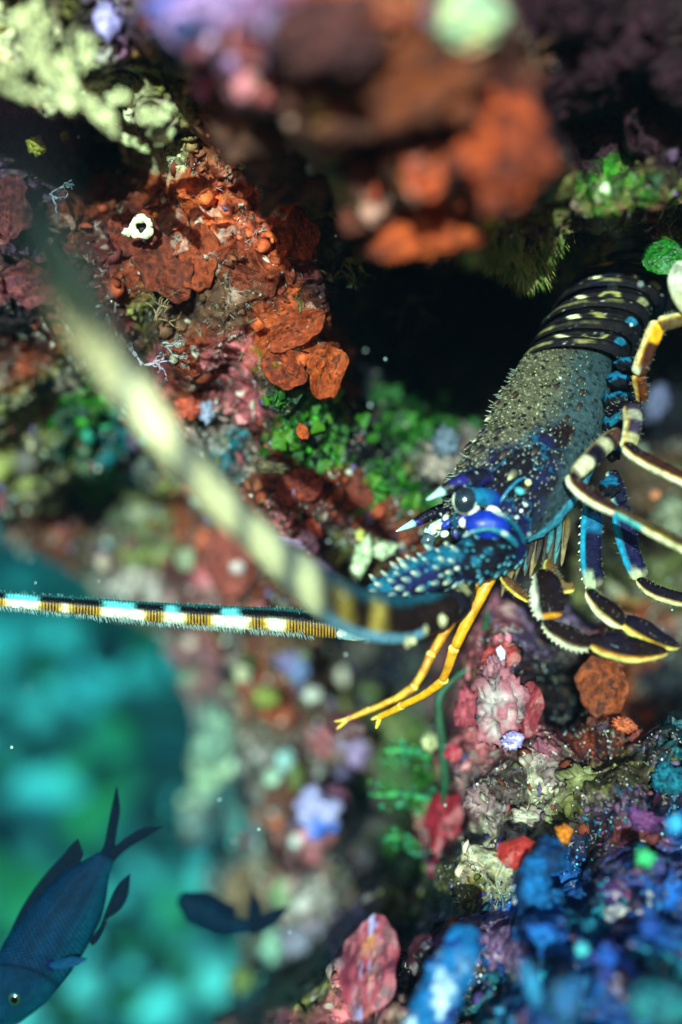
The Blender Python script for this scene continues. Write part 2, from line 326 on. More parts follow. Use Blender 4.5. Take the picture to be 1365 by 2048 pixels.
# pigment of the crusts that cover the rock, with light and shade painted in
wx2 = GX+55*fbm(q*2.2+5, 5, 8, .65); wy2 = GY_+55*fbm(q*2.2+15, 5, 9, .65)
best = np.full(GX.shape, 1e18); sec = best.copy(); col1 = np.zeros(GX.shape+(3,)); col2 = col1.copy()
for a, b, v in TINTS:
    d = (wx2-a)**2+(wy2-b)**2; m = d < best; m2 = (~m) & (d < sec)
    col2[m] = col1[m]; sec = np.where(m, best, np.where(m2, d, sec)); col2[m2] = v
    col1[m] = v; best = np.where(m, d, best)
k = smooth(.0, .55, (np.sqrt(sec)-np.sqrt(best))/(np.sqrt(best)+20))*.5+.5
COLR = mix(col2, col1, k)
mott = fbm(X0*150, 4, 61, .65); fine = fbm(X0*420, 3, 62)
COLR = COLR*(1+.55*mott+.35*fine)[..., None]
lumi = COLR.mean(-1)
pale = smooth(.22, .42, fbm(X0*75+9, 4, 63, .6))*.45*(lumi > .02)
COLR = mix(COLR, c(196, 160, 148), pale)
dark = smooth(.2, .45, fbm(X0*48+19, 5, 64, .6))*.55
COLR = mix(COLR, c(34, 20, 26), dark)
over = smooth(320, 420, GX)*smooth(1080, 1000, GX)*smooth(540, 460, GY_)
blue_ambient = smooth(1600, 1780, GY_+.35*(GX-1180))*smooth(900, 1000, GX)  # mask for blue ambient light painted into the lower right crust
turf = mix(mix(np.tile(c(40, 24, 26), GX.shape+(1,)), c(110, 62, 42), over), c(22, 44, 92), blue_ambient)  # dark gap shade painted between crusts; rusty on the overhang, blue at lower right
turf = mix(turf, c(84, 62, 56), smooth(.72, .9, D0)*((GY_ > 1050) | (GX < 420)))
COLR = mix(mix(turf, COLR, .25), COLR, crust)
COLR = COLR*(1+.65*blue_ambient+1.0*over)[..., None]  # overhang brightened in colour against its shadows, lower right lifted for blue highlights
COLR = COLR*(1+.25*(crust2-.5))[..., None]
sp = (gid > .93)*(g1 < .33)*(lumi > .025)
COLR = mix(COLR, c(222, 205, 190), sp*.8)
COLR = np.clip(COLR*(1+.9*smooth(.68, .9, D0)*((GY_ > 1150) | (GX < 420)))[..., None], 0, .85)  # deep lower and left reef brightened in colour for missing light
ex = np.interp(wy, [b for a, b in WATER_EDGE], [a for a, b in WATER_EDGE])
ex = np.where(wy < 1000, -999, ex)
# the rim of the cliff rolls away from the camera before it ends
ex = ex+60*fbm(np.stack([GX/90, GY_/90, 0*GX+5], -1), 4, 90)*(wy > 1000)
roll = smooth(130, -15, wx-ex)*(wy > 1000)
X1[..., :] = X1*(1+.16*roll**2.4)[..., None]
keepv = (wx > ex-16) | (wy < 1000)
Fq = gridF(*GX.shape); kf = keepv.ravel()[Fq].all(1); Fq = Fq[kf]
used = np.zeros(GX.size, bool); used[Fq.ravel()] = True
remap = np.cumsum(used)-1
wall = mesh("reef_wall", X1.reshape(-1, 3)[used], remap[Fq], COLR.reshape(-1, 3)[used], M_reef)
tag(wall, "encrusted reef cliff with red sponge crust, ledge, overhang and dark cave", None, None, 'structure')
NRM = norm(np.cross(np.gradient(X1, axis=1), np.gradient(X1, axis=0)))
NRM = NRM*np.where((NRM*X1).sum(-1, keepdims=True) > 0, -1, 1)
def wall_at(px, py):
    i = int(np.clip(round((px+220)/GS), 0, len(gx)-1)); j = int(np.clip(round((py+300)/GS), 0, len(gy)-1))
    return X1[i, j], NRM[i, j], COLR[i, j]
def wd(px, py, lift=.0): return float(wall_at(px, py)[0][1])-lift

# ------------------------------------------------------------------ far reef slope in the open water
sx = np.linspace(-4.2, 2.6, 300); sy = np.linspace(0.9, 5.2, 260)
SX, SY = np.meshgrid(sx, sy, indexing='ij')
base = -1.75+.42*(SY-1.0)+.10*(SY-1.0)**2*.6
XS = np.stack([SX, SY, base], -1)
h = .16*fbm(XS*2.3, 4, 71)+.06*fbm(XS*7, 3, 72)+.10*smooth(.5, .1, worley(XS*3.2, 73)[0])
XS[..., 2] += h
b1 = fbm(XS*3.1+7, 4, 74, .6); b2 = fbm(XS*6.5+3, 3, 75)
CS = mix(c(58, 66, 68), c(182, 188, 180), smooth(-.02, .32, b1))
CS = mix(CS, c(76, 104, 44), smooth(.1, .3, b2)*.85)
CS = mix(CS, c(66, 50, 44), smooth(.12, .3, -b1+.25*smooth(2.4, 3.6, SY))*.9)
slope = mesh("seabed", XS.reshape(-1, 3), gridF(300, 260), CS.reshape(-1, 3), M_far)
tag(slope, "far rubble slope of the seabed in blue green water", None, None, 'structure')

# water: one even body of blue green haze round everything
def box(name, lo, hi):
    V = [(x, y, z) for x in (lo[0], hi[0]) for y in (lo[1], hi[1]) for z in (lo[2], hi[2])]
    F = [(0, 1, 3, 2), (4, 6, 7, 5), (0, 4, 5, 1), (2, 3, 7, 6), (0, 2, 6, 4), (1, 5, 7, 3)]
    return mesh(name, np.array(V), F, None, None, None, False)
hz = box("haze", (-5, -.12, -3.4), (4, 6.2, 0.47))
mh = bpy.data.materials.new("sea_water"); mh.use_nodes = True; mh.node_tree.nodes.clear()
pv = mh.node_tree.nodes.new('ShaderNodeVolumePrincipled'); mo = mh.node_tree.nodes.new('ShaderNodeOutputMaterial')
pv.inputs['Color'].default_value = (0.006, 0.0135, 0.020, 1); pv.inputs['Absorption Color'].default_value = (0.0, 0.85, 0.95, 1)
pv.inputs['Density'].default_value = 0.50; pv.inputs['Anisotropy'].default_value = 0.0
mh.node_tree.links.new(pv.outputs[0], mo.inputs['Volume']); hz.data.materials.append(mh)
try: mh.cycles.homogeneous_volume = True
except Exception: pass
tag(hz, "even blue green sea water filling the scene", None, None, 'stuff')

# ------------------------------------------------------------------ spiny lobster
LOB = empty("spiny_lobster", P(1080, 900, .61), "dark blue spiny lobster with banded antennae leaning out of its cave", "lobster")
NAVY, BLK, CYAN, COB, CREAM, GOLD, BRN, TAN, SLATE = c(24, 24, 66), c(20, 15, 26), c(20, 104, 142), c(20, 46, 158), c(238, 228, 182), c(238, 164, 34), c(64, 34, 32), c(128, 118, 86), c(92, 118, 130)

# carapace from its two outlines
CAR = [(1050,722,1222,722,.622),(1020,768,1219,782,.610),(987,820,1211,850,.600),(957,875,1195,920,.592),(930,915,1165,985,.586),(908,952,1120,1042,.581),(893,985,1068,1082,.579),(892,1012,1028,1092,.579),(915,1035,1005,1085,.583)]
def ring_body(name, rows, nu, nv, depthk, colfn, mat, parent, disp=None, expo=2.4, th0=0, th1=2*math.pi, cap=(0, 0)):
    A = np.asarray(rows, float)
    L = P(A[:, 0], A[:, 1], A[:, 4]); R = P(A[:, 2], A[:, 3], A[:, 4])
    RR = catmull(np.concatenate([L, R], 1), nu); L, R = RR[:, :3], RR[:, 3:]
    C0 = (L+R)/2; n1 = (L-R)/2; hw = np.linalg.norm(n1, axis=1)
    T = norm(np.gradient(C0, axis=0)); n2 = norm(np.cross(T, n1)); n2 = n2*np.where((n2*C0).sum(-1, keepdims=True) > 0, -1, 1)
    t = np.linspace(0, 1, nu); e = np.ones(nu)
    if cap[0]: x = np.clip(t/cap[0], 0, 1); e *= np.sqrt(np.maximum(1-(1-x)**2, .001))
    if cap[1]: x = np.clip((1-t)/cap[1], 0, 1); e *= np.sqrt(np.maximum(1-(1-x)**2, .001))
    full = abs(th1-th0-2*math.pi) < 1e-6
    th = np.linspace(th0, th1, nv, endpoint=not full)
    tt, hh = np.meshgrid(t, th, indexing='ij')
    cs, sn = np.cos(hh), np.sin(hh)
    X = C0[:, None]+n1[:, None]*(np.sign(cs)*np.abs(cs)**(2/expo)*e[:, None])[..., None]+n2[:, None]*(np.sign(sn)*np.abs(sn)**(2/expo)*(hw*depthk*e)[:, None])[..., None]
    N = norm(n1[:, None]*cs[..., None]+n2[:, None]*(sn*hw[:, None]*1.)[..., None])
    if disp is not None: X = X+N*disp(tt, hh, X)[..., None]
    o = mesh(name, X.reshape(-1, 3), gridF(nu, nv, full), colfn(tt, hh, X).reshape(-1, 3), mat, parent)
    return o, X, N, tt, hh
def head_mask(X):
    px, py = proj(X)
    w = 22*fbm(X*150, 3, 81)
    return smooth(-28, 28, (py-898)+.48*(px-1000)+w-170*smooth(1105, 1190, px))
def car_col(tt, hh, X):
    px, py = proj(X)
    lat = smooth(.25, -.35, np.cos(hh)+.12*fbm(X*60, 2, 82))
    cc = mix(c(92, 84, 66), c(54, 70, 76), lat)  # blue-grey shade of the flank painted into the shell colour
    f4, _, i4 = worley(X*150, 184)
    f, g, i = worley(X*np.array([255, 255, 300])+fbm(X*120, 2, 83)[..., None]*.25, 84)
    cc = mix(cc, c(18, 14, 16), smooth(.36, .26, f-.16*(i-.5))*(i > .08)*(1-.25*lat))
    cc = mix(cc, c(196, 186, 150), smooth(.05, .0, np.abs(f-.42+.16*(i-.5)))*.35*(1-lat))
    cc = mix(cc, c(22, 16, 18), smooth(.40, .24, f4+.10*fbm(X*400, 2, 185))*(i4 > .35)*(1-.6*lat)*smooth(.4, .55, tt))
    f2_, _, i2 = worley(X*760, 85)
    cc = mix(cc, c(26, 24, 30), smooth(.42, .26, f2_)*(.75-.2*lat))
    cc = mix(cc, CREAM, (i2 > .86)*smooth(.4, .25, f2_)*.7*(1-lat))
    pn = fbm(X*110, 3, 86)
    d = np.hypot((px-1118)/26, (py-878)/32+((px-1118)/60))+.5*pn
    cc = mix(cc, c(36, 20, 22), smooth(1.15, .85, d))
    d = np.hypot((px-1085)/24, (py-905)/20)+.5*pn; cc = mix(cc, c(30, 22, 28), smooth(1.15, .85, d))
    d = np.hypot((px-1098)/18, (py-950)/42)+.4*pn; cc = mix(cc, BLK, smooth(1.15, .85, d))
    hm = head_mask(X)
    hc = mix(BLK, NAVY, smooth(-.1, .3, fbm(X*90, 3, 87)))
    rdg = np.abs(fbm(X*85+5, 3, 88))
    hc = mix(hc, c(16, 84, 116), smooth(.06, .02, rdg)*.9)
    hc = mix(hc, c(18, 38, 110), smooth(.15, .4, fbm(X*70+9, 2, 89))*.6)
    hc = mix(hc, c(205, 205, 185), (i2 > .88)*smooth(.38, .25, f2_)*.8)
    front = smooth(1150, 1080, px+.3*(py-950))
    cc = mix(cc, hc, hm*front)
    # pale blue margin along the lower front edge
    cc = mix(cc, c(70, 150, 180), smooth(-.80, -.9, np.cos(hh))*(np.sin(hh) > -.3)*smooth(.55, .7, tt))
    return cc
def car_disp(tt, hh, X):
    f, g, i = worley(X*np.array([255, 255, 300])+fbm(X*120, 2, 83)[..., None]*.25, 84)
    f2_, _, i2 = worley(X*760, 85)
    dorsal = smooth(-.5, .4, np.cos(hh))
    hm = head_mask(X)
    cerv = -.0022*np.exp(-((tt-.47)/.05)**2)
    return smooth(.5, .1, f)*(i > .3)*.0011*(.4+dorsal)+smooth(.5, .1, f2_)*.00045+cerv+.0018*hm*fbm(X*120, 3, 90)
carap, CX, CN, Ct, Ch = ring_body("carapace", CAR, 230, 300, .62, car_col, M_shell, LOB, car_disp, 2.3, cap=(.02, .10))
# bigger forward pointing spines, each a part, and the crowd of small ones
fwd = norm(P(930, 1050, .575)-P(1120, 780, .605))
idx = [(i, j) for i in range(12, 222, 2) for j in range(300) if (Ch[i, j] < math.radians(115) or Ch[i, j] > math.radians(330))]
random.shuffle(idx)
taken = []; small = Bag(); nbig = 0
for i, j in idx:
    p = CX[i, j]; d = fwd*1.0+CN[i, j]*.42
    t, lat = Ct[i, j], math.cos(Ch[i, j])
    want = .0085-.003*t
    if nbig < 30 and t > .12 and t < .80 and all(np.linalg.norm(p-qq) > want for qq in taken):
        taken.append(p); nbig += 1
        b = Bag(); ln = .0026+.0052*t*random.uniform(.6, 1.1); b.add(*cone_geo(p, d, ln, ln*.36, c(34, 20, 22) if t < .5 else c(22, 18, 34), c(96, 76, 54) if random.random() < .7 else c(216, 206, 160), 9)); b.build("spine", M_gloss, carap)
nsm = 0; near_ = []
for i, j in idx[::-1]:
    p = CX[i, j]; t = Ct[i, j]
    if any(np.linalg.norm(p-qq) < .0026-.0008*t for qq in near_[-400:]): continue
    near_.append(p); ln = random.uniform(.0010, .0022)
    small.add(*cone_geo(p, fwd+CN[i, j]*.5, ln, ln*.36, c(60, 48, 38)*random.uniform(.3, 1.3) if t < .55 else c(60, 60, 72), c(200, 190, 150)*random.uniform(.3, .85), 5)); nsm += 1
    if nsm > 620: break
tag(small.build("small_spine", M_gloss, carap), kind='stuff')
br = Bag()
for k in range(34):     # pale bristles on the back line
    i = random.randrange(15, 215); j = random.choice([random.randrange(0, 22), random.randrange(285, 300)])
    p = CX[i, j]; d0 = norm(norm(P(880, 860, .6)-P(980, 900, .6))+fwd*.3+RNG.normal(0, .25, 3))
    br.add(*cone_geo(p, d0, random.uniform(.003, .0055), .00025, c(190, 200, 180), c(225, 230, 215), 4))
tag(br.build("bristle", M_hair, carap), kind='stuff')

# abdomen: overlapping rings going back under the rock
ABD = [(1046,728,1238,742,.618),(1060,702,1262,706,.622),(1080,668,1285,668,.627),(1103,634,1308,634,.633),(1128,601,1333,608,.640),(1160,572,1358,592,.648),(1200,552,1392,580,.658)]
for k in range(6):
    a, b = ABD[k], ABD[k+1]
    m = [x*.5+y*.5 for x, y in zip(a, b)]
    rows = [tuple(np.array(a)+np.array([2.5, 0, -3, 0, 0])*0), tuple(m), tuple(np.array(b)*.85+np.array(a)*.15)]
    ext = np.array(b)*1.3-np.array(a)*.3
    rows = [tuple(a), tuple(m), tuple(b), tuple(ext)]
    def acol(tt, hh, X, k=k):
        base = mix(c(28, 20, 24), c(18, 14, 28), smooth(.0, .5, fbm(X*60, 3, 91+k)))
        x = tt+.05*fbm(X*120, 3, 92)
        cs = np.cos(hh)
        base = mix(base, c(150, 134, 88), smooth(.10, .16, x)*smooth(.32, .25, x)*smooth(-.55, -.2, cs)*np.clip(.25+1.3*fbm(X*110+k, 3, 93), 0, .8))
        sp = np.hypot((x-.56-.35*(cs-.42))/.055, (cs-(.44-.05*(k % 2)))/.15)+.5*fbm(X*300, 3, 181); base = mix(base, CREAM*.9, smooth(1.1, .8, sp)*(k < 4))
        sp = np.hypot((x-.55-.12*np.sin(cs*9+k))/.06, (cs+.18-.06*(k % 3))/.26)+.6*fbm(X*260, 3, 182); base = mix(base, c(190, 170, 100), smooth(1.1, .7, sp)*np.clip(.5+1.2*fbm(X*140, 3, 94+k), 0, .8))
        sp = np.hypot((x-.6)/.15, (cs+.72)/.12); base = mix(base, c(40, 130, 170) if k < 2 else c(160, 150, 110), smooth(1.1, .8, sp)*.8)
        f, _, i = worley(X*520, 95); base = mix(base, c(200, 200, 190), (i > .9)*smooth(.3, .15, f)*.7)
        return base
    def adisp(tt, hh, X):
        return -.0000+.0016*smooth(.30, .0, np.abs(tt-.22))-.0030*smooth(.42, .50, tt)*smooth(.62, .54, tt)*.5-.003*smooth(.6, 1, tt)+.0004*fbm(X*300, 3, 96)
    ring_body("abdomen_segment", rows, 46, 150, .80, acol, M_shell, LOB, adisp, 2.2)

# horns over the eyes
def horn(pts):
    def hc(tt, hh, X):
        cc = mix(c(22, 16, 30), c(40, 34, 120), smooth(.0, .35, fbm(X*130, 3, 97))*.8)
        f, _, i = worley(X*600, 98); cc = mix(cc, c(215, 220, 225), (i > .82)*smooth(.35, .2, f))
        return mix(cc, c(176, 224, 218), smooth(.74, .78, tt+.03*fbm(X*200, 2, 99)))
    return tube("horn", pts, 60, 26, hc, M_gloss, LOB, .85, (.2, .02), lambda t, h, X: .0003*fbm(X*350, 3, 100))[0]
horn([(985,952,.566,20),(950,957,.561,19),(915,968,.557,15.5),(885,982,.555,10),(868,992,.554,5.5),(853,1000,.554,.8)])
horn([(930,1020,.60,17),(895,1020,.597,15),(865,1028,.594,13),(835,1043,.591,9.5),(812,1054,.589,5.5),(792,1063,.588,.8)])
# eyes on stalks
def eye(px, py, D, r, far):
    def ec(G, n, X):
        a = np.arctan2(G[..., 0], G[..., 2]); edge = np.abs(G[..., 1])
        cc = np.tile(c(34, 42, 52) if not far else c(70, 86, 96), (G[..., 0].size, 1)).reshape(G.shape)
        return mix(cc, c(28, 34, 44), smooth(-.1, .4, n))
    e_ = lump("eye", px, py, D, r*.92, r*1.12, r*.9, ec, M_eye, LOB, .012, 3, 3, 30, 40, -.25)
    return e_
e1 = eye(930, 1000, .552, 24, False)
ra = np.linspace(-.5, 2*math.pi-.5, 17)
tube("rim", [(930+23*math.cos(a), 1000+27.5*math.sin(a), .5562, 1.0+1.1*max(0, math.sin(a-.6))) for a in ra], 70, 10, lambda t, h, X: mix(np.tile(c(240, 236, 205), t.shape+(1,)), c(60, 140, 170), smooth(.62, .7, t)), M_gloss, e1, .8, (0, 0))
tube("eyestalk", [(930,1000,.558,18),(955,994,.560,19),(978,997,.563,20),(1000,1007,.568,16)], 40, 24, lambda t, h, X: mix(mix(np.tile(CYAN, t.shape+(1,)), c(24, 50, 150), smooth(.3, .8, t)), BLK, smooth(.1, .3, fbm(X*140, 3, 101))*.6), M_gloss, e1, .9)
tube("brow", [(938,968,0.5545,4),(960,962,.566,4.5),(982,972,.567,4.5),(992,990,.569,4.5),(1000,1005,.571,3.5)], 40, 10, lambda t, h, X: mix(np.tile(CYAN, t.shape+(1,)), c(50, 130, 160), .3+0*t), M_gloss, LOB, .8)
tube("brow", [(1000,1006,.558,3.5),(1016,982,.558,3.8),(1036,962,.559,3.4),(1050,955,.560,2)], 30, 10, CYAN, M_gloss, LOB, .8)
e2 = eye(857, 1080, .588, 16.5, True)
tube("eyestalk", [(856,1070,.59,14),(866,1062,.588,15),(882,1052,.586,14),(900,1042,.586,12)], 30, 20, lambda t, h, X: mix(np.tile(c(215, 222, 220), t.shape+(1,)), c(44, 40, 130), smooth(.02, .18, fbm(X*160, 3, 102))), M_gloss, e2, .9)
# pale and blue knobs of the snout
for (x, y, D, rx, ry, cc, rt) in [(878,1052,.58,9,8,CREAM,0),(893,1036,.578,8,7,c(210, 205, 180),.4),(868,1062,.578,6,7,c(225, 228, 225),0),(900,1046,.576,20,9,COB,.5),(921,1043,.574,8,5,c(60, 50, 170),.3),(926,1036,.572,13,7,c(40, 44, 160),.6),
                                  (948,1022,.568,14,5.5,c(244, 238, 215),.75),(926,1046,.570,8,9,c(240, 236, 214),.4),(986,1020,.572,19,9,c(240, 234, 212),-.35),(968,1012,.571,9,7,BLK,0),(935,1062,.572,10,8,BLK,.3),(912,1066,.575,9,13,c(30, 28, 90),.2),(890,1068,.578,9,7,c(226, 226, 220),.3),
                                  (1057,965,.572,7,7,c(214, 218, 150),0),(1040,982,.570,11,8,c(72, 160, 170),-.5),(1052,1010,.571,5,4,c(190, 190, 180),0),(1043,1022,.571,4,4,c(205, 205, 195),0),(1034,1035,.571,5,4,c(190, 195, 195),0)]:
    lump("knob", x, y, D-(.011 if x > 915 else .002), rx, ry, min(rx, ry)*.8, cc, M_gloss, LOB, .12, 2, int(x) % 9, 16, 22, rt)
# cobalt dome at the root of the near antenna with its pale band
def dome_c(G, n, X):
    return mix(np.tile(COB*1.1, G.shape[:2]+(1,)), c(18, 30, 130), smooth(-.1, .4, n))
lump("blue_dome", 976, 1050, .552, 46, 30, 26, dome_c, M_gloss, LOB, .05, 2, 4, 30, 40, -.12)
tube("pale_band", [(924,1074,.544,3),(945,1064,.542,4),(975,1058,.541,5),(1003,1064,.542,6),(1022,1078,.545,6),(1036,1094,.55,5)], 50, 12, lambda t, h, X: mix(np.tile(c(30, 116, 140), t.shape+(1,)), c(190, 205, 205), smooth(.05, .3, fbm(X*220, 3, 103))), M_gloss, LOB, .8)
tube("pale_band", [(975,1024,.551,4),(1005,1030,.549,5),(1026,1046,.550,5.5),(1042,1068,.553,5),(1050,1090,.558,4)], 40, 14, lambda t, h, X: mix(np.tile(c(24, 90, 118), t.shape+(1,)), c(226, 226, 208), smooth(.35, .0, t))*.8, M_gloss, LOB, .7)

# near antenna: three thick spiny joints, then the long whip that comes towards the camera
ANT = bpy.data.objects.new("antenna", None); COL.objects.link(ANT); ANT.parent = LOB; ANT.location = Vector([float(v) for v in P(960, 1110, .56)])-LOB.location
def ped_c(cy, lum=1.):
    def f(t, h, X):
        cc = mix(np.tile(BLK, t.shape+(1,)), NAVY*1.3, smooth(-.1, .3, fbm(X*70, 3, 104)))
        cc = mix(cc, c(22, 96, 126), smooth(.12-cy, .30-cy, fbm(X*95+3, 4, 105))*.95)
        ff, _, i = worley(X*480, 106); return mix(cc, c(70, 180, 200), (i > .7)*smooth(.35, .2, ff)*.9)
    return f
s1, AX1, AN1 = tube("antenna_joint", [(1045,1092,.572,30),(1010,1098,.562,42),(970,1112,.555,46),(930,1128,.552,42),(905,1140,.551,34)], 70, 60, ped_c(0), M_shell, ANT, .8, (.25, .2), lambda t, h, X: .0006*smooth(.5, .1, worley(X*480, 106)[0])+.0015*fbm(X*90, 3, 107))
s2, AX2, AN2 = tube("antenna_joint", [(935,1118,.556,34),(895,1132,.554,42),(850,1152,.552,42),(805,1168,.552,34),(765,1178,.553,22),(728,1182,.555,9)], 80, 60, ped_c(.08), M_shell, ANT, .8, (.15, .2), lambda t, h, X: .0007*smooth(.5, .1, worley(X*300, 108)[0])+.0012*fbm(X*120, 3, 107))
def spikes(parent, X, N, n, lens, cb, ct, dirv, region, single=0, nm="spine"):
    pick = [(i, j) for i in range(X.shape[0]) for j in range(X.shape[1]) if region(i/X.shape[0], X[i, j], N[i, j])]
    random.shuffle(pick); got = []; bag = Bag(); k = 0
    for i, j in pick:
        p = X[i, j]
        if any(np.linalg.norm(p-g) < lens[1]*.8 for g in got): continue
        got.append(p); ln = random.uniform(*lens); d = np.asarray(dirv)+N[i, j]*.75
        g = cone_geo(p, d, ln, ln*.40, cb*random.uniform(.7, 1.2), ct*random.uniform(.85, 1.05), 8)
        if k < single: b = Bag(); b.add(*g); b.build(nm, M_gloss, parent)
        else: bag.add(*g)
        k += 1
        if k >= n: break
    if bag.n: tag(bag.build("small_spine", M_gloss, parent), kind='stuff')
left = norm(P(700, 1150, .55)-P(900, 1120, .55))
spikes(s2, AX2, AN2, 52, (.0024, .0046), c(20, 90, 120), c(226, 226, 190), left*.8+np.array([0, 0, .25]), lambda t, X, N: N[1] < .35 and t > .02, 44)
spikes(s1, AX1, AN1, 40, (.0016, .0030), c(20, 60, 90), c(110, 190, 200), left*.8, lambda t, X, N: N[1] < .3, 0)
WH = [(912,1195,.554,34),(880,1222,.548,40),(835,1234,.540,43),(800,1240,.533,47),(750,1234,.520,49),(700,1218,.508,49),(620,1166,.468,41),(540,1095,.438,34),(430,990,.405,32),(330,870,.380,34),(230,735,.372,41),(150,600,.338,46),(98,500,.28,52),(45,390,.20,58),(-40,240,.13,66)]
def whip_c(t, h, X):
    px, py = proj(X); cs = np.cos(h); sn = np.sin(h)
    s_ = px+.0*py
    cream, grey = c(246, 242, 190), c(112, 118, 112)
    edges = [(-300,92,0),(92,238,1),(238,268,0),(268,350,1),(350,392,0),(392,470,1),(470,500,0),(500,560,1),(560,598,0),(598,640,1),(640,676,0),(676,704,1),(704,742,0),(742,772,1),(772,900,0)]
    v = np.zeros_like(s_)
    for a, b, f in edges:
        if f: v = np.maximum(v, smooth(a-15, a+15, s_+10*fbm(X*120, 3, 183))*smooth(b+15, b-15, s_+10*fbm(X*120, 3, 183)))
    cc = mix(mix(np.tile(grey, t.shape+(1,)), c(44, 36, 48), smooth(96, 70, px)), cream, v)
    low = smooth(620, 680, px)
    cc = mix(cc, mix(np.tile(c(36, 22, 20), t.shape+(1,)), c(176, 148, 70), v), low)
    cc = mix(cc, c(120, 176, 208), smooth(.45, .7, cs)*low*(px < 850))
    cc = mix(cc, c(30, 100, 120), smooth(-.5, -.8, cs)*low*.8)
    return cc*(1+.12*fbm(X*300, 3, 109))[..., None]
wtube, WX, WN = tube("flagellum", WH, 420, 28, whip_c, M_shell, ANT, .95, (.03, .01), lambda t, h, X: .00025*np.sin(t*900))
tube("antenna_joint", [(925,1150,.566,30),(918,1178,.562,36),(905,1205,.556,38),(885,1220,.552,34)], 40, 30, lambda t, h, X: mix(mix(np.tile(BLK, t.shape+(1,)), c(70, 60, 44), smooth(.0, .3, fbm(X*120, 4, 173))), c(150, 140, 100), smooth(.28, .4, fbm(X*210, 3, 174))), M_shell, ANT, .9, (.2, .2), lambda t, h, X: .0015*fbm(X*120, 3, 110))
for k in range(4):
    a = (k+.5*math.sin(k*5))/4; lump("socket_knob", 815+a*85, 1284-a*50+4*math.sin(k*2), .522, 7+3*math.sin(k*3), 10+3*math.cos(k*4), 7, c(206, 196, 150)*(.6+.4*(k % 2)), M_gloss, ANT, .2, 2, k, 12, 16)

# far antenna: in focus, banded, running out to the left edge
ANT2 = bpy.data.objects.new("antenna", None); COL.objects.link(ANT2); ANT2.parent = LOB; ANT2.location = Vector([float(v) for v in P(700, 1250, .60)])-LOB.location
tube("antenna_joint", [(960,1150,.60,26),(900,1185,.60,30),(840,1215,.60,31),(780,1240,.60,30),(735,1250,.60,27)], 50, 28, ped_c(0), M_shell, ANT2, .9, (.2, .2))
tube("collar", [(742,1250,.60,29),(715,1252,.60,30),(690,1254,.60,27),(668,1252,.60,24)], 40, 40, lambda t, h, X: mix(np.tile(c(150, 190, 205), t.shape+(1,)), c(242, 238, 215), smooth(-.1, .2, fbm(X*190, 3, 111))), M_gloss, ANT2, .9, (.2, .2), lambda t, h, X: .0018*fbm(X*170, 3, 112))
H2 = [(690,1252,.60,25),(650,1250,.60,25),(570,1241,.60,24.5),(450,1234,.60,22.5),(300,1224,.60,20),(150,1211,.60,17.5),(0,1198,.60,15),(-120,1186,.60,13),(-260,1170,.60,11)]
def f2c(t, h, X):
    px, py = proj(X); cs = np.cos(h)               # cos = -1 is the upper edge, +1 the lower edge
    up = smooth(.15, -.25, cs)
    bands = [(-300,11),(80,124),(140,203),(290,328),(370,423),(500,533),(570,700)]
    mid = [(-300,12),(76,206),(272,332),(356,446),(478,690)]
    j = 10*fbm(X*np.array([200, 420, 420]), 4, 113, .6)
    d = np.zeros_like(px); dm = d.copy()
    for a, b in bands: d = np.maximum(d, smooth(a-5, a+5, px+j)*smooth(b+5, b-5, px+j))
    for a, b in mid: dm = np.maximum(dm, smooth(a-9, a+9, px+j)*smooth(b+9, b-9, px+j))
    rib = .5+.5*np.sin(px*2*math.pi/6.2)
    low = mix(np.tile(c(244, 240, 214), t.shape+(1,)), mix(np.tile(c(60, 34, 18), t.shape+(1,)), c(206, 150, 50), rib**2*.9), d)
    edge_ = smooth(0, 10, np.abs(px-px))  # flat
    upc = mix(np.tile(c(96, 190, 196), t.shape+(1,)), c(14, 12, 16), dm)  # blue light on the upper side painted as teal between dark bands
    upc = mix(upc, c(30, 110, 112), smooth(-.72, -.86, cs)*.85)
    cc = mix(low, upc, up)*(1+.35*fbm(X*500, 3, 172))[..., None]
    near_b = np.zeros_like(px)
    for a, b in bands: near_b = np.maximum(near_b, np.maximum(smooth(14, 0, np.abs(px-a)), smooth(14, 0, np.abs(px-b))))
    return mix(cc, c(226, 178, 60), near_b*(1-up)*.45)
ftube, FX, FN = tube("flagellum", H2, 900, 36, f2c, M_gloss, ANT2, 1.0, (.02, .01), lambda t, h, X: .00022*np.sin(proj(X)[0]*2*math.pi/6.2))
hb = Bag()
for k in range(1150):
    i = random.randrange(60, 890); low = random.random() < .78
    jj = (random.gauss(0, 3.0) if low else random.gauss(18, 3.5)); j = int(round(jj)) % 36
    p = FX[i, j]; ln = random.uniform(.0016, .0036) if low else random.uniform(.0008, .002)
    d = FN[i, j]+np.array([.45 if low else -.4, 0, 0])+RNG.normal(0, .18, 3)
    cc = c(180, 205, 205) if low else c(120, 180, 180)
    hb.add(*cone_geo(p, d, ln, .00017, cc*.9, cc, 4))
tag(hb.build("bristle", M_hair, ANT2), kind='stuff')

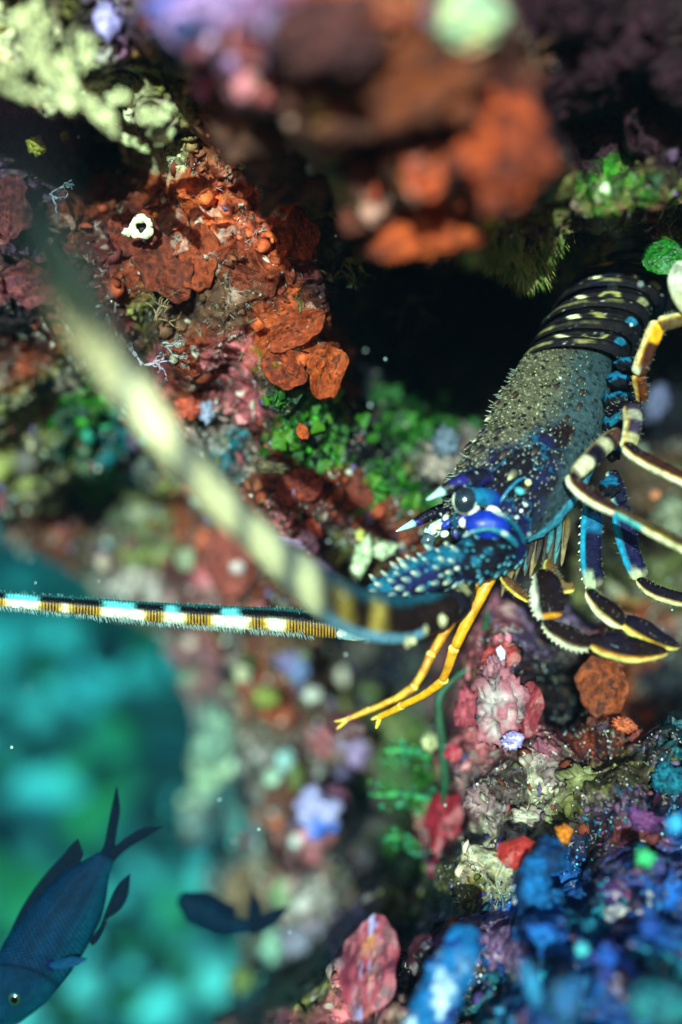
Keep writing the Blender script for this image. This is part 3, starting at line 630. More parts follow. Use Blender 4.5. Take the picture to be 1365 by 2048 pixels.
# golden antennules, each with jointed rods and a forked tip
def rod(parent, nm, pts, col, mat=M_gloss, cap=(.06, .06), nu=30, nv=18, flat=.95):
    return tube(nm, pts, nu, nv, col, mat, parent, flat, cap, lambda t, h, X: .0002*fbm(X*400, 3, 120))[0]
def gold(cc, dk):
    return lambda t, h, X: mix(np.tile(cc, t.shape+(1,)), dk, smooth(.0, .4, fbm(X*np.array([220, 220, 90]), 3, 121))*.7)
for dD, segs, fork, cA, cB in ((0, [[(962,1143,.568,9),(930,1200,.564,9.5),(888,1268,.561,9),(862,1312,.560,8.5)],[(862,1310,.560,9.5),(846,1345,.559,8),(826,1376,.558,7.5)],[(828,1374,.558,8.5),(790,1398,.557,6.5),(735,1422,.556,5.8)],[(738,1420,.556,6.2),(715,1430,.556,5.5),(696,1438,.556,4.5)]],
        [[(697,1437,.556,3.6),(683,1441,.556,3.2),(668,1443,.556,1.2)],[(697,1438,.556,3.8),(684,1450,.556,3.2),(673,1459,.556,1.2)]], c(240, 162, 30), c(190, 105, 20)),
       (1, [[(985,1146,.578,13),(955,1205,.578,12),(925,1262,.580,11),(908,1300,.582,10)],[(908,1298,.582,11),(898,1330,.584,9),(885,1362,.588,8)],[(888,1360,.588,9.5),(850,1388,.596,8),(800,1413,.604,7)],[(803,1412,.604,8),(780,1424,.608,6.5),(757,1434,.611,6)]],
        [[(758,1433,.611,4.5),(750,1436,.612,4),(742,1440,.613,2)],[(760,1434,.611,5),(756,1448,.612,4.5),(752,1458,.612,2)]], c(236, 156, 28), c(180, 110, 24))):
    an = bpy.data.objects.new("antennule", None); COL.objects.link(an); an.parent = LOB; an.location = Vector([float(v) for v in P(segs[0][0][0], segs[0][0][1], segs[0][0][2])])-LOB.location
    for q_ in segs: rod(an, "antennule_joint", q_, gold(cA, cB))
    for q_ in fork: rod(an, "tip", q_, gold(c(240, 190, 70), cB), nu=12, nv=10)
    for q_ in segs[1:]: lump("joint_knob", q_[0][0], q_[0][1], q_[0][2], q_[0][3]*1.05, q_[0][3]*1.0, None, c(244, 200, 90), M_gloss, an, .1, 2, 3, 14, 18)

# walking legs: dark flat joints with a pale ridge on one side, own colour plus painted light
def leg_c(edge, dark=c(26, 10, 12), pale=c(240, 226, 170), rim=c(236, 160, 30), a0=.58, tipc=None, bands=None, teal=None):
    def f(t, h, X):
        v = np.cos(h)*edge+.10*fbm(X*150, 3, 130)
        cc = mix(np.tile(dark, t.shape+(1,)), c(20, 12, 28), smooth(-.1, .4, fbm(X*80, 3, 131)))
        cc = mix(cc, c(80, 66, 76), smooth(.4, .6, fbm(X*260, 3, 132))*.4)
        if bands:
            for a, b, bc in bands: cc = mix(cc, bc, smooth(a-.04, a+.04, t+.05*fbm(X*120, 2, 133))*smooth(b+.04, b-.04, t))
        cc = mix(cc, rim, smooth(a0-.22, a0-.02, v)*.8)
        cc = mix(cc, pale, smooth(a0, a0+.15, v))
        if teal: cc = mix(cc, c(40, 170, 180), smooth(a0-.15, a0, v)*smooth(teal[0]-.06, teal[0], t)*smooth(teal[1]+.06, teal[1], t))
        if tipc is not None: cc = mix(cc, tipc*.8, smooth(.78, .90, t+.05*fbm(X*140, 3, 137))*smooth(-.25, .25, v+.5*fbm(X*200, 3, 138)))
        return cc
    return f
def leg(segs):
    lg = bpy.data.objects.new("walking_leg", None); COL.objects.link(lg); lg.parent = LOB; a = segs[0][0][0]; lg.location = Vector([float(v) for v in P(a[0], a[1], a[2])])-LOB.location
    for pts, col, flat, teeth in segs:
        o, X, N = tube("leg_joint", pts, 46, 28, col, M_leg, lg, flat, (.1, .1), lambda t, h, X: .0004*fbm(X*170, 3, 134))
        hb_ = Bag()
        for q_ in range(46):
            i, j = random.randrange(3, 43), random.randrange(28)
            hb_.add(*cone_geo(X[i, j], N[i, j]+RNG.normal(0, .25, 3), random.uniform(.0008, .0022), .00014, c(150, 130, 100), c(200, 190, 160), 4))
        tag(hb_.build('bristle', M_hair, o), kind='stuff')
        if teeth:
            b = Bag(); j = 14
            for i in range(3, 44, 4): b.add(*cone_geo(X[i, j], N[i, j]+norm(X[min(i+1, 45), j]-X[i-1, j])*.9, .0012, .0005, CREAM, c(250, 245, 225), 5))
            b.build("tooth", M_gloss, o)
NV = c(22, 20, 58); CYL = c(36, 150, 190)
stripe = [(.18, .38, c(150, 140, 110)), (.62, .8, c(150, 140, 112))]
# top right leg with the orange knee
leg([([(1420,622,.56,15),(1365,638,.562,15),(1315,650,.565,16)], leg_c(-1, c(92, 70, 44), c(226, 214, 160), c(240, 170, 30)), .8, 0),
     ([(1320,642,.565,17),(1308,668,.567,18),(1293,705,.570,17),(1276,752,.574,17)], leg_c(-1, c(70, 34, 24), c(250, 220, 150), c(246, 150, 20), .35, c(248, 234, 200), [(0, .36, c(246, 160, 24))]), .8, 0),
     ([(1277,748,.575,15),(1282,775,.580,14),(1284,800,.586,12)], leg_c(-1, c(120, 60, 24), c(230, 190, 110), c(230, 140, 30)), .9, 0)])
# second leg: ringed stump and a bright bar to the right edge
leg([([(1210,842,.60,17),(1235,825,.59,18),(1258,816,.578,17)], leg_c(-1, NV, CYL, CYL, .3), .85, 0),
     ([(1262,812,.575,18),(1266,840,.570,19),(1262,870,.566,18),(1254,900,.563,17)], leg_c(-1, c(54, 42, 62), c(232, 216, 170), c(230, 170, 60), .62, None, [(.22, .40, c(160, 148, 128)), (.7, .9, c(190, 170, 120))]), .85, 0),
     ([(1248,888,.563,15),(1270,908,.558,15),(1310,930,.552,15),(1365,957,.545,15),(1440,992,.535,17)], leg_c(-1, c(60, 28, 22), c(250, 240, 196), c(240, 176, 50), .3), .8, 0)])
# third leg crossing in front of the carapace, long bar below
leg([([(1243,866,.582,17),(1215,885,.572,19),(1180,918,.562,18),(1146,952,.556,16)], leg_c(-1, c(58, 44, 58), c(190, 170, 130), c(150, 120, 90), .9, None, [(.10, .30, c(90, 52, 40)), (.36, .52, c(190, 174, 138)), (.74, .95, c(214, 200, 160))]), .8, 0),
     ([(1141,948,.556,13),(1150,968,.553,15),(1182,994,.549,16),(1235,1024,.543,13)], leg_c(-1, c(56, 26, 26), c(252, 244, 205), c(226, 170, 80), .3), .8, 0),
     ([(1228,1018,.543,12),(1290,1052,.536,13),(1365,1090,.528,14),(1450,1132,.518,16)], leg_c(-1, c(74, 54, 24), c(248, 240, 190), c(220, 190, 70), .3, None, None, (.05, .26)), .8, 0)])
# fourth leg: upright navy paddle with a flared pale knee
leg([([(1186,990,.592,17),(1184,1040,.588,21),(1182,1100,.582,21),(1184,1140,.578,21),(1192,1178,.574,22)], leg_c(-1, c(24, 20, 52), CYL, CYL, .62, c(206, 210, 170), [(.22, .42, c(28, 92, 132)), (.92, 1.0, c(110, 100, 84))]), .6, 1),
     ([(1174,1180,.574,9),(1196,1206,.570,18),(1226,1232,.566,22),(1252,1252,.564,12)], leg_c(-1, c(24, 9, 12), c(248, 240, 196), c(216, 170, 80), .45), .6, 0),
     ([(1240,1236,.566,12),(1275,1256,.562,23),(1318,1280,.559,20),(1360,1295,.558,7)], leg_c(-1, c(24, 9, 12), c(244, 226, 120), c(226, 160, 30), .45), .55, 0)])
# fifth leg behind it
leg([([(1222,940,.612,12),(1232,975,.610,17),(1240,1010,.607,18)], leg_c(-1, c(24, 20, 44), c(220, 220, 180), CYL, .55), .8, 0),
     ([(1240,1008,.606,18),(1250,1060,.602,22),(1262,1110,.597,20),(1284,1160,.592,19)], leg_c(-1, c(26, 22, 58), CYL, CYL, .55, c(224, 212, 170), [(.90, 1., c(120, 110, 90))]), .6, 0),
     ([(1274,1157,.592,9),(1300,1178,.588,14),(1335,1192,.584,15),(1385,1204,.58,13)], leg_c(-1, c(24, 9, 12), c(246, 232, 178), c(214, 160, 80), .5), .65, 0)])
# front lower leg with the saw edge
leg([([(1078,1140,.566,14),(1092,1170,.562,30),(1096,1205,.560,33),(1100,1240,.558,25)], leg_c(-1, c(24, 9, 12), c(244, 238, 214), c(236, 230, 205), .74, None, [(.9, 1., c(220, 140, 36))]), .5, 1),
     ([(1086,1241,.558,8),(1110,1260,.556,18),(1145,1278,.554,22),(1182,1292,.553,13)], leg_c(-1, c(24, 9, 12), c(240, 236, 206), c(190, 160, 120), .6), .55, 1),
     ([(1176,1282,.555,13),(1212,1288,.553,26),(1270,1300,.551,26),(1338,1304,.550,7)], leg_c(-1, c(24, 9, 12), c(244, 222, 130), c(228, 140, 30), .62), .55, 0)])
# small curled mouth legs
leg([([(1100,1120,.58,9),(1098,1138,.577,12),(1108,1160,.574,13),(1130,1176,.573,12)], leg_c(-1, c(112, 76, 40), c(226, 210, 120), c(190, 140, 50), .5), .8, 0),
     ([(1105,1165,.572,10),(1125,1176,.572,12),(1150,1174,.572,9)], leg_c(-1, c(120, 84, 40), c(236, 214, 110), c(196, 150, 50), .4), .8, 0)])
leg([([(998,1140,.585,5),(1012,1160,.584,10),(1035,1182,.583,12),(1062,1202,.582,8)], leg_c(-1, c(92, 56, 34), c(226, 196, 80), c(216, 160, 40), .5), .7, 0),
     ([(1060,1200,.582,6),(1078,1222,.581,5),(1090,1240,.58,3)], leg_c(-1, c(110, 76, 40), c(226, 196, 80), c(216, 160, 40), .3), .8, 0)])
# blue and black hip blocks beside the carapace
for (x, y, rx, ry, D) in [(1236,762,24,16,.60),(1238,800,26,18,.605),(1240,845,26,18,.605),(1232,886,20,14,.60),(1246,728,18,14,.61),(1226,905,16,18,.60),(1212,800,7,14,.59),(1212,850,7,16,.59),(1220,975,20,22,.602)]:
    lump("hip", x, y, D, rx, ry, 16, lambda G, n, X: mix(np.tile(c(18, 16, 24), G.shape[:2]+(1,)), c(20, 92, 130), smooth(.25, .5, G[..., 2]+1.1*n)), M_shell, LOB, .3, 1.8, int(x+y) % 7, 22, 30)
# thin ribbons between carapace edge and legs
rb_ = Bag()
for k in range(26):
    a = k/25; x0 = 1022+a*110+random.uniform(-6, 6); y0 = 1095-a*60+random.uniform(-5, 5)
    ln = random.uniform(55, 105)
    cc = random.choice([c(110, 84, 52), c(78, 60, 44), c(52, 38, 36), c(60, 110, 120), c(130, 104, 70)])
    tube(None, [(x0, y0, .592, 5), (x0-10+8*a, y0+ln*.5, .586, 6), (x0-22+14*a, y0+ln, .584, 2.5)], 14, 8, cc, None, None, .5, (.1, .1), None, rb_)
tag(rb_.build("gill_ribbon", M_growth, LOB), kind='stuff')

# ------------------------------------------------------------------ damselfish
def fish(label, rows, fins, eyep, D, dk, belly, n=230, seed=0, depthk=.42, pect=None):
    f = empty("damselfish", P(rows[len(rows)//2][0], rows[len(rows)//2][1], D), label, "fish", "dark damselfish in open water")
    def fc(tt, hh, X):
        px, py = proj(X)
        cs = np.cos(hh)
        cc = mix(np.tile(dk, tt.shape+(1,)), belly, smooth(-.1, -.9, cs)*.6+.35*smooth(.35, .05, tt))
        a = tt*46; b = (cs+1)*13
        sc = np.abs((a+.5*(np.floor(b) % 2)) % 1-.5)*2
        row = np.abs(b % 1-.5)*2
        body = smooth(.28, .38, tt)*smooth(.97, .85, tt)
        cc = cc*(1+body*(1.5*smooth(.35, .8, sc)*smooth(.9, .5, row)-.45))[..., None]
        cc = cc*(1-.55*np.exp(-((tt-.335+.05*cs**2)/.010)**2))[..., None]
        return cc*(1+.3*fbm(X*90, 3, 140+seed))[..., None]
    r5 = [(a, b, cx, d, D) for a, b, cx, d in rows]
    body, X, N, _, _ = ring_body("body", r5, n, 170, depthk, fc, M_fish, f, lambda t, h, X: .0002*fbm(X*200, 3, 141), 2.0, cap=(.10, .02))
    for nm, poly in fins:
        A = np.array(poly, float); m = len(A)//2
        # each fin: two edges, base to tip
        e1, e2 = A[:m], A[m:]
        q1, q2 = catmull(np.concatenate([e1, 0*e1], 1)[:, :3], 26)[:, :2], catmull(np.concatenate([e2, 0*e2], 1)[:, :3], 26)[:, :2]
        w = np.linspace(0, 1, 15); V = []; C_ = []
        for side in (-1, 1):
            G = q1[:, None]*(1-w)[None, :, None]+q2[:, None]*w[None, :, None]
            th = .0010*np.sqrt(np.maximum(1-(2*w-1)**2, 0))[None]*np.linspace(1.0, .25, 26)[:, None]
            ray = .0002*np.sin(w*60)[None]
            V.append(P(G[..., 0], G[..., 1], D+side*(th+.0001)+ray)); cc = np.tile(c(1, 15, 32), (26, 15, 1))*(1+.3*np.sin(w*60)[None, :, None]); C_.append(cc)
        Fg = gridF(26, 15); mesh(nm, np.concatenate([v.reshape(-1, 3) for v in V]), np.concatenate([Fg, Fg[:, ::-1]+390]), np.concatenate([x.reshape(-1, 3) for x in C_]), M_fish, f)
    if eyep:
        x, y, r = eyep
        zf = D-.0064
        e = lump("eye", x, y, zf, r, r*1.15, r*.5, lambda G, n, X: mix(np.tile(c(14, 16, 24), G.shape[:2]+(1,)), c(30, 80, 50), smooth(.68, .74, np.hypot(G[..., 0], G[..., 2]))*smooth(.98, .90, np.hypot(G[..., 0], G[..., 2]))), M_eye, f, .02, 2, 1, 30, 34)
        lump("pupil", x, y+.5, zf-.0005, r*.5, r*.66, r*.5, c(3, 3, 6), M_fish, e, .02, 2, 1, 14, 18)
    return f
fish("large dark blue damselfish diving head down in the teal water, scales and eye visible",
     [(-6,2040,10,2066),(-30,1998,52,2036),(-24,1950,98,2000),(-2,1905,140,1950),(20,1866,168,1905),(50,1826,190,1862),(86,1788,206,1826),(120,1752,214,1794),(152,1730,217,1766),(178,1716,222,1744),(200,1700,232,1720)],
     [("tail_fin", [(196,1712),(208,1690),(214,1660),(222,1620),(233,1574), (226,1716),(230,1690),(234,1660),(240,1620),(235,1574)]),
      ("tail_fin", [(204,1706),(232,1690),(256,1672),(288,1656),(328,1652), (222,1732),(240,1712),(262,1694),(294,1674),(328,1652)]),
      ("dorsal_fin", [(14,1878),(46,1812),(88,1752),(128,1708),(142,1690),(157,1676), (26,1880),(60,1826),(100,1780),(140,1738),(160,1726),(168,1708)]),
      ("anal_fin", [(196,1862),(218,1806),(236,1770),(262,1746), (206,1842),(240,1818),(256,1790),(262,1746)]),
      ("pelvic_fin", [(176,1880),(188,1868),(205,1846),(216,1838), (184,1892),(196,1880),(208,1856),(216,1838)])],
     (30, 1997, 12), .640, c(2, 30, 54), c(2, 52, 68), seed=1)
PF = bpy.data.objects["damselfish"]
plate("pectoral_fin", 136, 1924, .6305, 34, 11, -.12, (0, .25), .2, .05, 3, .05, lambda R_, H, n: np.tile(c(8, 52, 84), (R_.size, 1)), M_fish, PF, 3, 8, 24)
lump("fin_spot", 102, 1930, .6318, 8, 12, 5, c(10, 16, 60), M_fish, PF, .1, 2, 2, 12, 16)
fish("small blurred dark damselfish with forked tail swimming in front of the pale rubble",
     [(350,1800,362,1824),(370,1784,374,1840),(400,1790,398,1856),(430,1808,426,1868),(456,1826,454,1872),(480,1836,482,1868),(500,1840,506,1864)],
     [("tail_fin", [(488,1850),(496,1836),(498,1814),(504,1780), (516,1860),(524,1840),(522,1814),(506,1780)]),
      ("tail_fin", [(496,1842),(516,1834),(544,1820),(580,1812), (498,1870),(528,1862),(556,1844),(580,1813)]),
      ("dorsal_fin", [(378,1784),(415,1784),(445,1800),(470,1812), (380,1796),(415,1806),(445,1826),(474,1840)])],
     None, .725, c(2, 24, 42), c(2, 32, 48), n=50, seed=2)

# ------------------------------------------------------------------ growths on the reef
def at(px, py, lift=0.): return wd(px, py, lift)
def sp_col(a, b): return lambda R_, H, n: mix(mix(np.tile(a, R_.shape+(1,)), b, smooth(-.2, .3, n)), c(40, 20, 22), smooth(.22, .4, -n)*.8)
SPG = "orange sponge flaps on the reef"
def sponge(px, py, D, rx, ry, rot, tilt, label, a=OR, b=RB, seed=0, cup=.35, lobes=4, mat=None, grp=SPG, cat="sponge", name="sponge_flap", wave=.16, thick=.15, edge=.16, wr=.6):
    if grp == "blurred orange sponges on the overhang": D = max(D, wd(px, py)-.014)
    if mat is None: a, b = a*np.array([.66, .56, .6]), b*np.array([.7, .62, .7])
    o = plate(name, px, py, D, rx, ry, rot, tilt, cup, wave, lobes, thick, rose_col if seed == 33 else sp_col(a, b), mat or M_sponge, None, seed, 26, 64, edge, wr)
    return tag(o, label, cat, grp)
sponge(592, 655, .588, 62, 36, -.5, (.3, -.2), "orange sponge flap with upturned lip, right above the cave mouth corner", c(196, 84, 34), c(150, 58, 28), 1)
sponge(650, 742, .590, 40, 58, .25, (-.1, .5), "rounded orange sponge flap at the cave mouth, above the green algae", c(206, 92, 30), c(170, 66, 26), 2)
sponge(575, 735, .594, 48, 40, .4, (.2, -.3), "pitted orange sponge flap left of the rounded flap at the cave mouth", c(190, 78, 30), c(120, 46, 26), 3)
sponge(600, 470, .592, 34, 52, -.2, (.1, .4), "tall orange sponge flap beside the olive algae high on the cave wall", c(188, 80, 36), c(140, 56, 30), 4)
sponge(505, 560, .600, 70, 34, .3, (.6, 0), "broad red brown sponge shelf in the middle of the sponge crust", c(166, 70, 36), c(110, 44, 28), 5)
sponge(400, 520, .604, 46, 62, .1, (.1, -.3), "smooth orange sponge sheet left of the red brown shelf", c(190, 82, 38), c(150, 60, 32), 6, .2)
sponge(330, 540, .606, 60, 72, -.4, (-.2, .2), "large rust coloured sponge sheet under the white ring tunicate", c(150, 64, 36), c(104, 44, 32), 7, .2)
sponge(270, 470, .612, 50, 44, .7, (.2, .2), "rust red sponge lobe left of the white ring tunicate", c(146, 58, 36), c(90, 36, 30), 8, .25)
sponge(30, 420, .60, 46, 62, .2, (.2, -.4), "dusky pink sponge lobe at the left edge under the dark hollow", c(168, 86, 84), c(110, 52, 62), 9, .25)
sponge(70, 570, .63, 58, 48, -.2, (.2, .2), "dusky pink sponge lobe half hidden by the blurred antenna", c(150, 74, 74), c(96, 46, 56), 10, .25)
FG = "blurred orange sponges on the overhang"
def fgs(px, py, rx, ry, rot, label, a, b, seed):
    D = wd(px, py)-.004
    cf = lambda G, n, X: mix(mix(np.tile(a*np.array([.72, .62, .7]), G.shape[:2]+(1,)), b*.75, smooth(-.15, .25, n)), c(52, 24, 22), smooth(.0, .35, fbm(G*3.2+seed, 4, 180, .6))*.85)
    return tag(lump("sponge_flap", px, py, D, rx*1.08, ry*1.08, min(rx, ry)*.55, cf, M_sponge, None, .62, 2.3, seed, 44, 56, rot, 5), label, "sponge", FG)
fgs(1010, 300, 78, 92, .2, "biggest blurred orange sponge lobe on the overhang, right of the pale tuft", c(196, 88, 38), c(150, 60, 34), 11)
fgs(860, 480, 78, 32, .15, "blurred orange sponge lip hanging lowest over the cave", c(214, 100, 40), c(180, 74, 34), 12)
fgs(905, 450, 24, 46, -.4, "blurred orange sponge curl just left of the yellow polyp", c(208, 96, 34), c(170, 70, 30), 13)
fgs(850, 160, 110, 80, .5, "blurred brown orange sponge under the pale cap at the top", c(140, 72, 34), c(96, 48, 30), 14)
fgs(740, 300, 60, 95, .2, "blurred rusty sponge blade in the middle of the overhang", c(140, 66, 46), c(90, 42, 36), 15)
for k, (x, y, rx, ry, rot, a, b, lab) in enumerate([(690,170,105,84,.3,c(120, 62, 46),c(84, 46, 36),"broad blurred brown mass across the middle of the overhang"),(610,320,84,66,.5,c(124, 76, 50),c(90, 60, 40),"blurred tan brown mass at the left end of the overhang"),
    (780,415,60,44,.3,c(150, 76, 44),c(110, 50, 36),"blurred rusty mass above the lowest orange lip"),(520,225,80,60,.5,c(130, 84, 60),c(96, 60, 46),"blurred buff mass below the magenta patch"),(985,170,74,56,.2,c(120, 56, 36),c(80, 36, 28),"blurred dark rust mass above the biggest orange lobe"),(1090,420,44,26,.2,c(120, 112, 60),c(90, 84, 50),"olive mossy mass at the left of the ledge"),(660,60,90,60,.2,c(104, 60, 56),c(76, 44, 46),"blurred plum brown mass at the top edge right of the teal knob")]):
    fgs(x, y, rx, ry, rot, lab, a, b, 40+k)
sponge(620, 470, .60, 22, 20, .2, (.1, .1), "small pinkish orange sponge scrap under the overhang", c(180, 86, 70), c(140, 60, 50), 16, .3)
sponge(605, 863, .612, 11, 17, -.3, (.1, .2), "tiny bright orange sponge chip on the green algae", c(226, 96, 30), c(200, 80, 26), 17, .2, 3)
sponge(1205, 1370, .628, 50, 62, .1, (.1, -.3), "orange brown sponge with holes on the rock below the leg tips", c(176, 84, 40), c(120, 54, 30), 18, .3)
sponge(690, 985, .668, 62, 34, .2, (.1, .1), "flat red brown sponge patch between the green algae and lobster horns", c(160, 66, 46), c(112, 46, 36), 19, .08)
sponge(600, 970, .64, 48, 36, -.2, (.2, -.1), "red brown sponge patch under the green algae mound", c(172, 72, 48), c(120, 48, 38), 20, .2)
sponge(790, 1055, .69, 66, 40, .1, (.2, .2), "red brown sponge patch behind the lobster's horn tip", c(150, 58, 44), c(100, 40, 34), 21, .2)
sponge(470, 1100, .80, 55, 90, .3, (.1, -.2), "blurred salmon red sponge sheet behind the antenna", c(190, 90, 76), c(150, 62, 50), 22, .2)

RG = "red algae blades on the lower reef"
def rose_col(R_, H, n):
    x, z = R_*np.cos(H), R_*np.sin(H); q_ = np.stack([x*7, z*2.2, 0*x], -1); w = np.exp(-((x+.1)/.22)**2)
    cc = mix(np.tile(c(168, 66, 84), R_.shape+(1,)), c(112, 40, 60), smooth(-.12, .2, n))
    cc = mix(cc, c(216, 140, 96), w*smooth(-.05, .15, fbm(q_, 4, 170)))
    return mix(cc, c(176, 166, 216), w*smooth(.02, .2, fbm(q_+9, 4, 171)))
def red(px, py, D, rx, ry, rot, tilt, label, a, b, seed, cup=.3, wave=.12, cat="red alga"):
    return sponge(px, py, D, rx, ry, rot, tilt, label, a, b, seed, cup, 5, M_alga, RG, cat, "red_alga_blade", wave, .04, .12, .35)
red(882, 1640, .69, 40, 62, .15, (0, .3), "crimson rounded red alga blade beside the green fronds", c(190, 46, 62), c(150, 34, 50), 30)
red(888, 1732, .69, 34, 30, -.1, (.2, -.2), "small dark crimson blade just under the larger crimson one", c(150, 34, 66), c(112, 26, 50), 31)
red(1032, 1700, .552, 44, 36, .2, (.3, .2), "bright red mushroom shaped blade next to the blue sponge", c(206, 66, 62), c(176, 44, 44), 32)
red(738, 1940, .545, 62, 104, .12, (-.05, .25), "large rose red blade with a pale streaked middle near the bottom", c(196, 80, 84), c(170, 60, 62), 33, .12, .05)
red(1000, 1310, .62, 40, 30, -.3, (.2, .1), "bright coral red blade with a white spot below the antennules", c(206, 76, 72), c(176, 56, 60), 34)
red(1052, 1420, .615, 34, 58, .1, (.1, .5), "rosy blade on the right side of the pink coralline knob", c(186, 76, 84), c(156, 50, 60), 35)
red(905, 1505, .66, 20, 18, 0, (.1, .2), "small pink red blade right of the upper green frond", c(206, 66, 84), c(176, 52, 70), 36)
red(690, 1450, .72, 40, 30, .3, (.2, .2), "dim rose blade behind the antennule tips", c(120, 62, 70), c(90, 44, 54), 37)
red(860, 1900, .56, 44, 60, .5, (.2, .2), "dark plum blade behind the blue white finger sponge", c(84, 36, 50), c(60, 26, 40), 38)
lump("white_streak", 1048, 1752, .545, 7, 44, 5, lambda G, n, X: mix(np.tile(c(236, 150, 130), G.shape[:2]+(1,)), c(226, 220, 236), smooth(.3, -.2, G[..., 2])), M_growth, bpy.data.objects["red_alga_blade.002"], .7, 3, 4, 34, 16, -.3)
lump("white_spot", 1003, 1305, .609, 9, 14, 6, c(216, 200, 232), M_growth, bpy.data.objects["red_alga_blade.004"], .3, 2, 5, 16, 16, .2)

# green algae mounds made of many small leaves
LEAF = None
def leaf_mesh(seed, a):
    V = []; n = 10
    for i in range(5):
        r = i/4
        for k in range(n):
            t = 2*math.pi*k/n; rr = r*(1+.30*math.sin(3*t+seed)*r)
            V.append((rr*math.cos(t), -.25*r*r+.10*math.sin(2*t+seed)*r, rr*1.15*math.sin(t)))
    V = np.array(V); F = gridF(5, n, True)
    o = mesh("leaf", V, F, np.tile(a, (len(V), 1))*(1+.4*RNG.normal(0, .3, (len(V), 1))), M_alga); me = o.data; bpy.data.objects.remove(o); return me
LEAVES = [leaf_mesh(k, a) for k, a in enumerate([c(34, 86, 16), c(58, 116, 20), c(20, 56, 16), c(84, 130, 28), c(12, 50, 36), c(10, 32, 12)])]
def mound(name, label, cat, grp, spots, n, r, cols=(0, 1, 2, 3, 5), lift=.006):
    x0, y0 = spots[0][:2]
    root = empty(name, wall_at(x0, y0)[0], label, cat, grp)
    for k in range(n):
        x, y, sp = random.choice(spots)
        px, py = random.gauss(x, sp), random.gauss(y, sp*.8)
        p, nn, _ = wall_at(px, py)
        o = bpy.data.objects.new("leaf", LEAVES[random.choice(cols)]); COL.objects.link(o); o.parent = root
        q_ = Vector([float(v) for v in p+np.array([0, -1, .2])*random.uniform(0, lift*2)])
        o.location = q_-root.location
        s_ = r*K*p[1]*random.uniform(.7, 1.6); o.scale = (s_, s_, s_)
        o.rotation_euler = (random.gauss(0, .6), random.uniform(0, 6.28), random.gauss(0, .6))
    return root
GA = "green leafy algae mounds"
mound("green_alga", "bright green leafy alga mound with an orange chip, under the cave mouth flap", "alga", GA, [(560,805,14),(600,850,28),(640,890,30),(660,830,18),(610,905,20)], 110, 10)
mound("green_alga", "dark green leafy alga on the cave floor, deepest in shade", "alga", GA, [(800,830,30),(850,860,26),(770,870,22),(900,850,20)], 80, 10, (0, 2, 5, 1))
mound("green_alga", "green leafy alga beside the grey pink lump, near the lobster's horns", "alga", GA, [(790,985,26),(760,960,18),(825,1000,14)], 60, 10)
mound("green_alga", "small yellow green leafy tuft between the red sponge patches", "alga", GA, [(720,1005,12)], 14, 10, (3, 1))
mound("green_alga", "blurred bright green alga tuft with teal leaves at the left", "alga", GA, [(170,840,18),(200,900,24),(215,960,20),(130,900,14)], 46, 15, (0, 2, 4, 4, 5))
mound("green_alga", "green alga on the top ledge under the pale white tube", "alga", GA, [(1180,385,26),(1230,380,24),(1290,385,20)], 60, 9, (1, 3, 0, 2), .004)
sponge(1325, 515, .60, 48, 34, .1, (.3, .1), "large flat green leaf at the right edge above the lobster's tail", c(44, 130, 36), c(30, 96, 34), 41, .25, 5, M_alga, None, "alga", "green_leaf", .1, .05, .12)

# beaded green fronds and a thin green stem below the antennules
def frond(x0, y0, x1, y1, D, label, n, seed):
    root = empty("beaded_frond", P(x1, y1, D), label, "alga", "beaded green fronds")
    cg = lambda t, h, X: mix(np.tile(c(60, 140, 70), t.shape+(1,)), c(90, 190, 110), .5+.5*np.sin(t*50))
    tube("stalk", [(x1, y1, D+.004, 7), ((x0+x1)/2, (y0+y1)/2-6, D, 7), (x0, y0, D-.004, 4)], 30, 10, cg, M_alga, root, .8)
    b = Bag()
    for k in range(n):
        t = random.random(); x = x0+(x1-x0)*t+random.gauss(0, 4); y = y0+(y1-y0)*t+random.gauss(0, 15)
        lump(None, x, y, D+random.uniform(-.008, .008), *(random.uniform(3.5, 7),)*2, None, random.choice([c(40, 120, 80), c(60, 150, 110), c(44, 96, 36), c(54, 96, 34), c(40, 80, 30)]), None, None, .1, 2, seed+k % 5, 8, 10, 0, 2, b)
    tag(b.build("bead", M_alga, root), kind='stuff')
frond(768, 1500, 860, 1515, .70, "upper beaded green frond under the antennule tip", 40, 1)
frond(745, 1590, 870, 1600, .70, "long beaded green frond left of the crimson blade", 60, 2)
frond(770, 1675, 840, 1690, .71, "low beaded green frond beneath the others", 40, 3)
o = tube("thin_green_alga", [(978,1215,.66,7),(966,1270,.665,7),(940,1330,.67,6.5),(895,1370,.67,8),(878,1400,.67,9),(884,1480,.672,9.5),(890,1560,.675,9),(886,1610,.68,7)], 60, 12, lambda t, h, X: np.tile(c(44, 84, 58), t.shape+(1,)), M_alga, None, .8)[0]
tag(o, "thin pale green stem hanging behind the golden antennules", "alga")

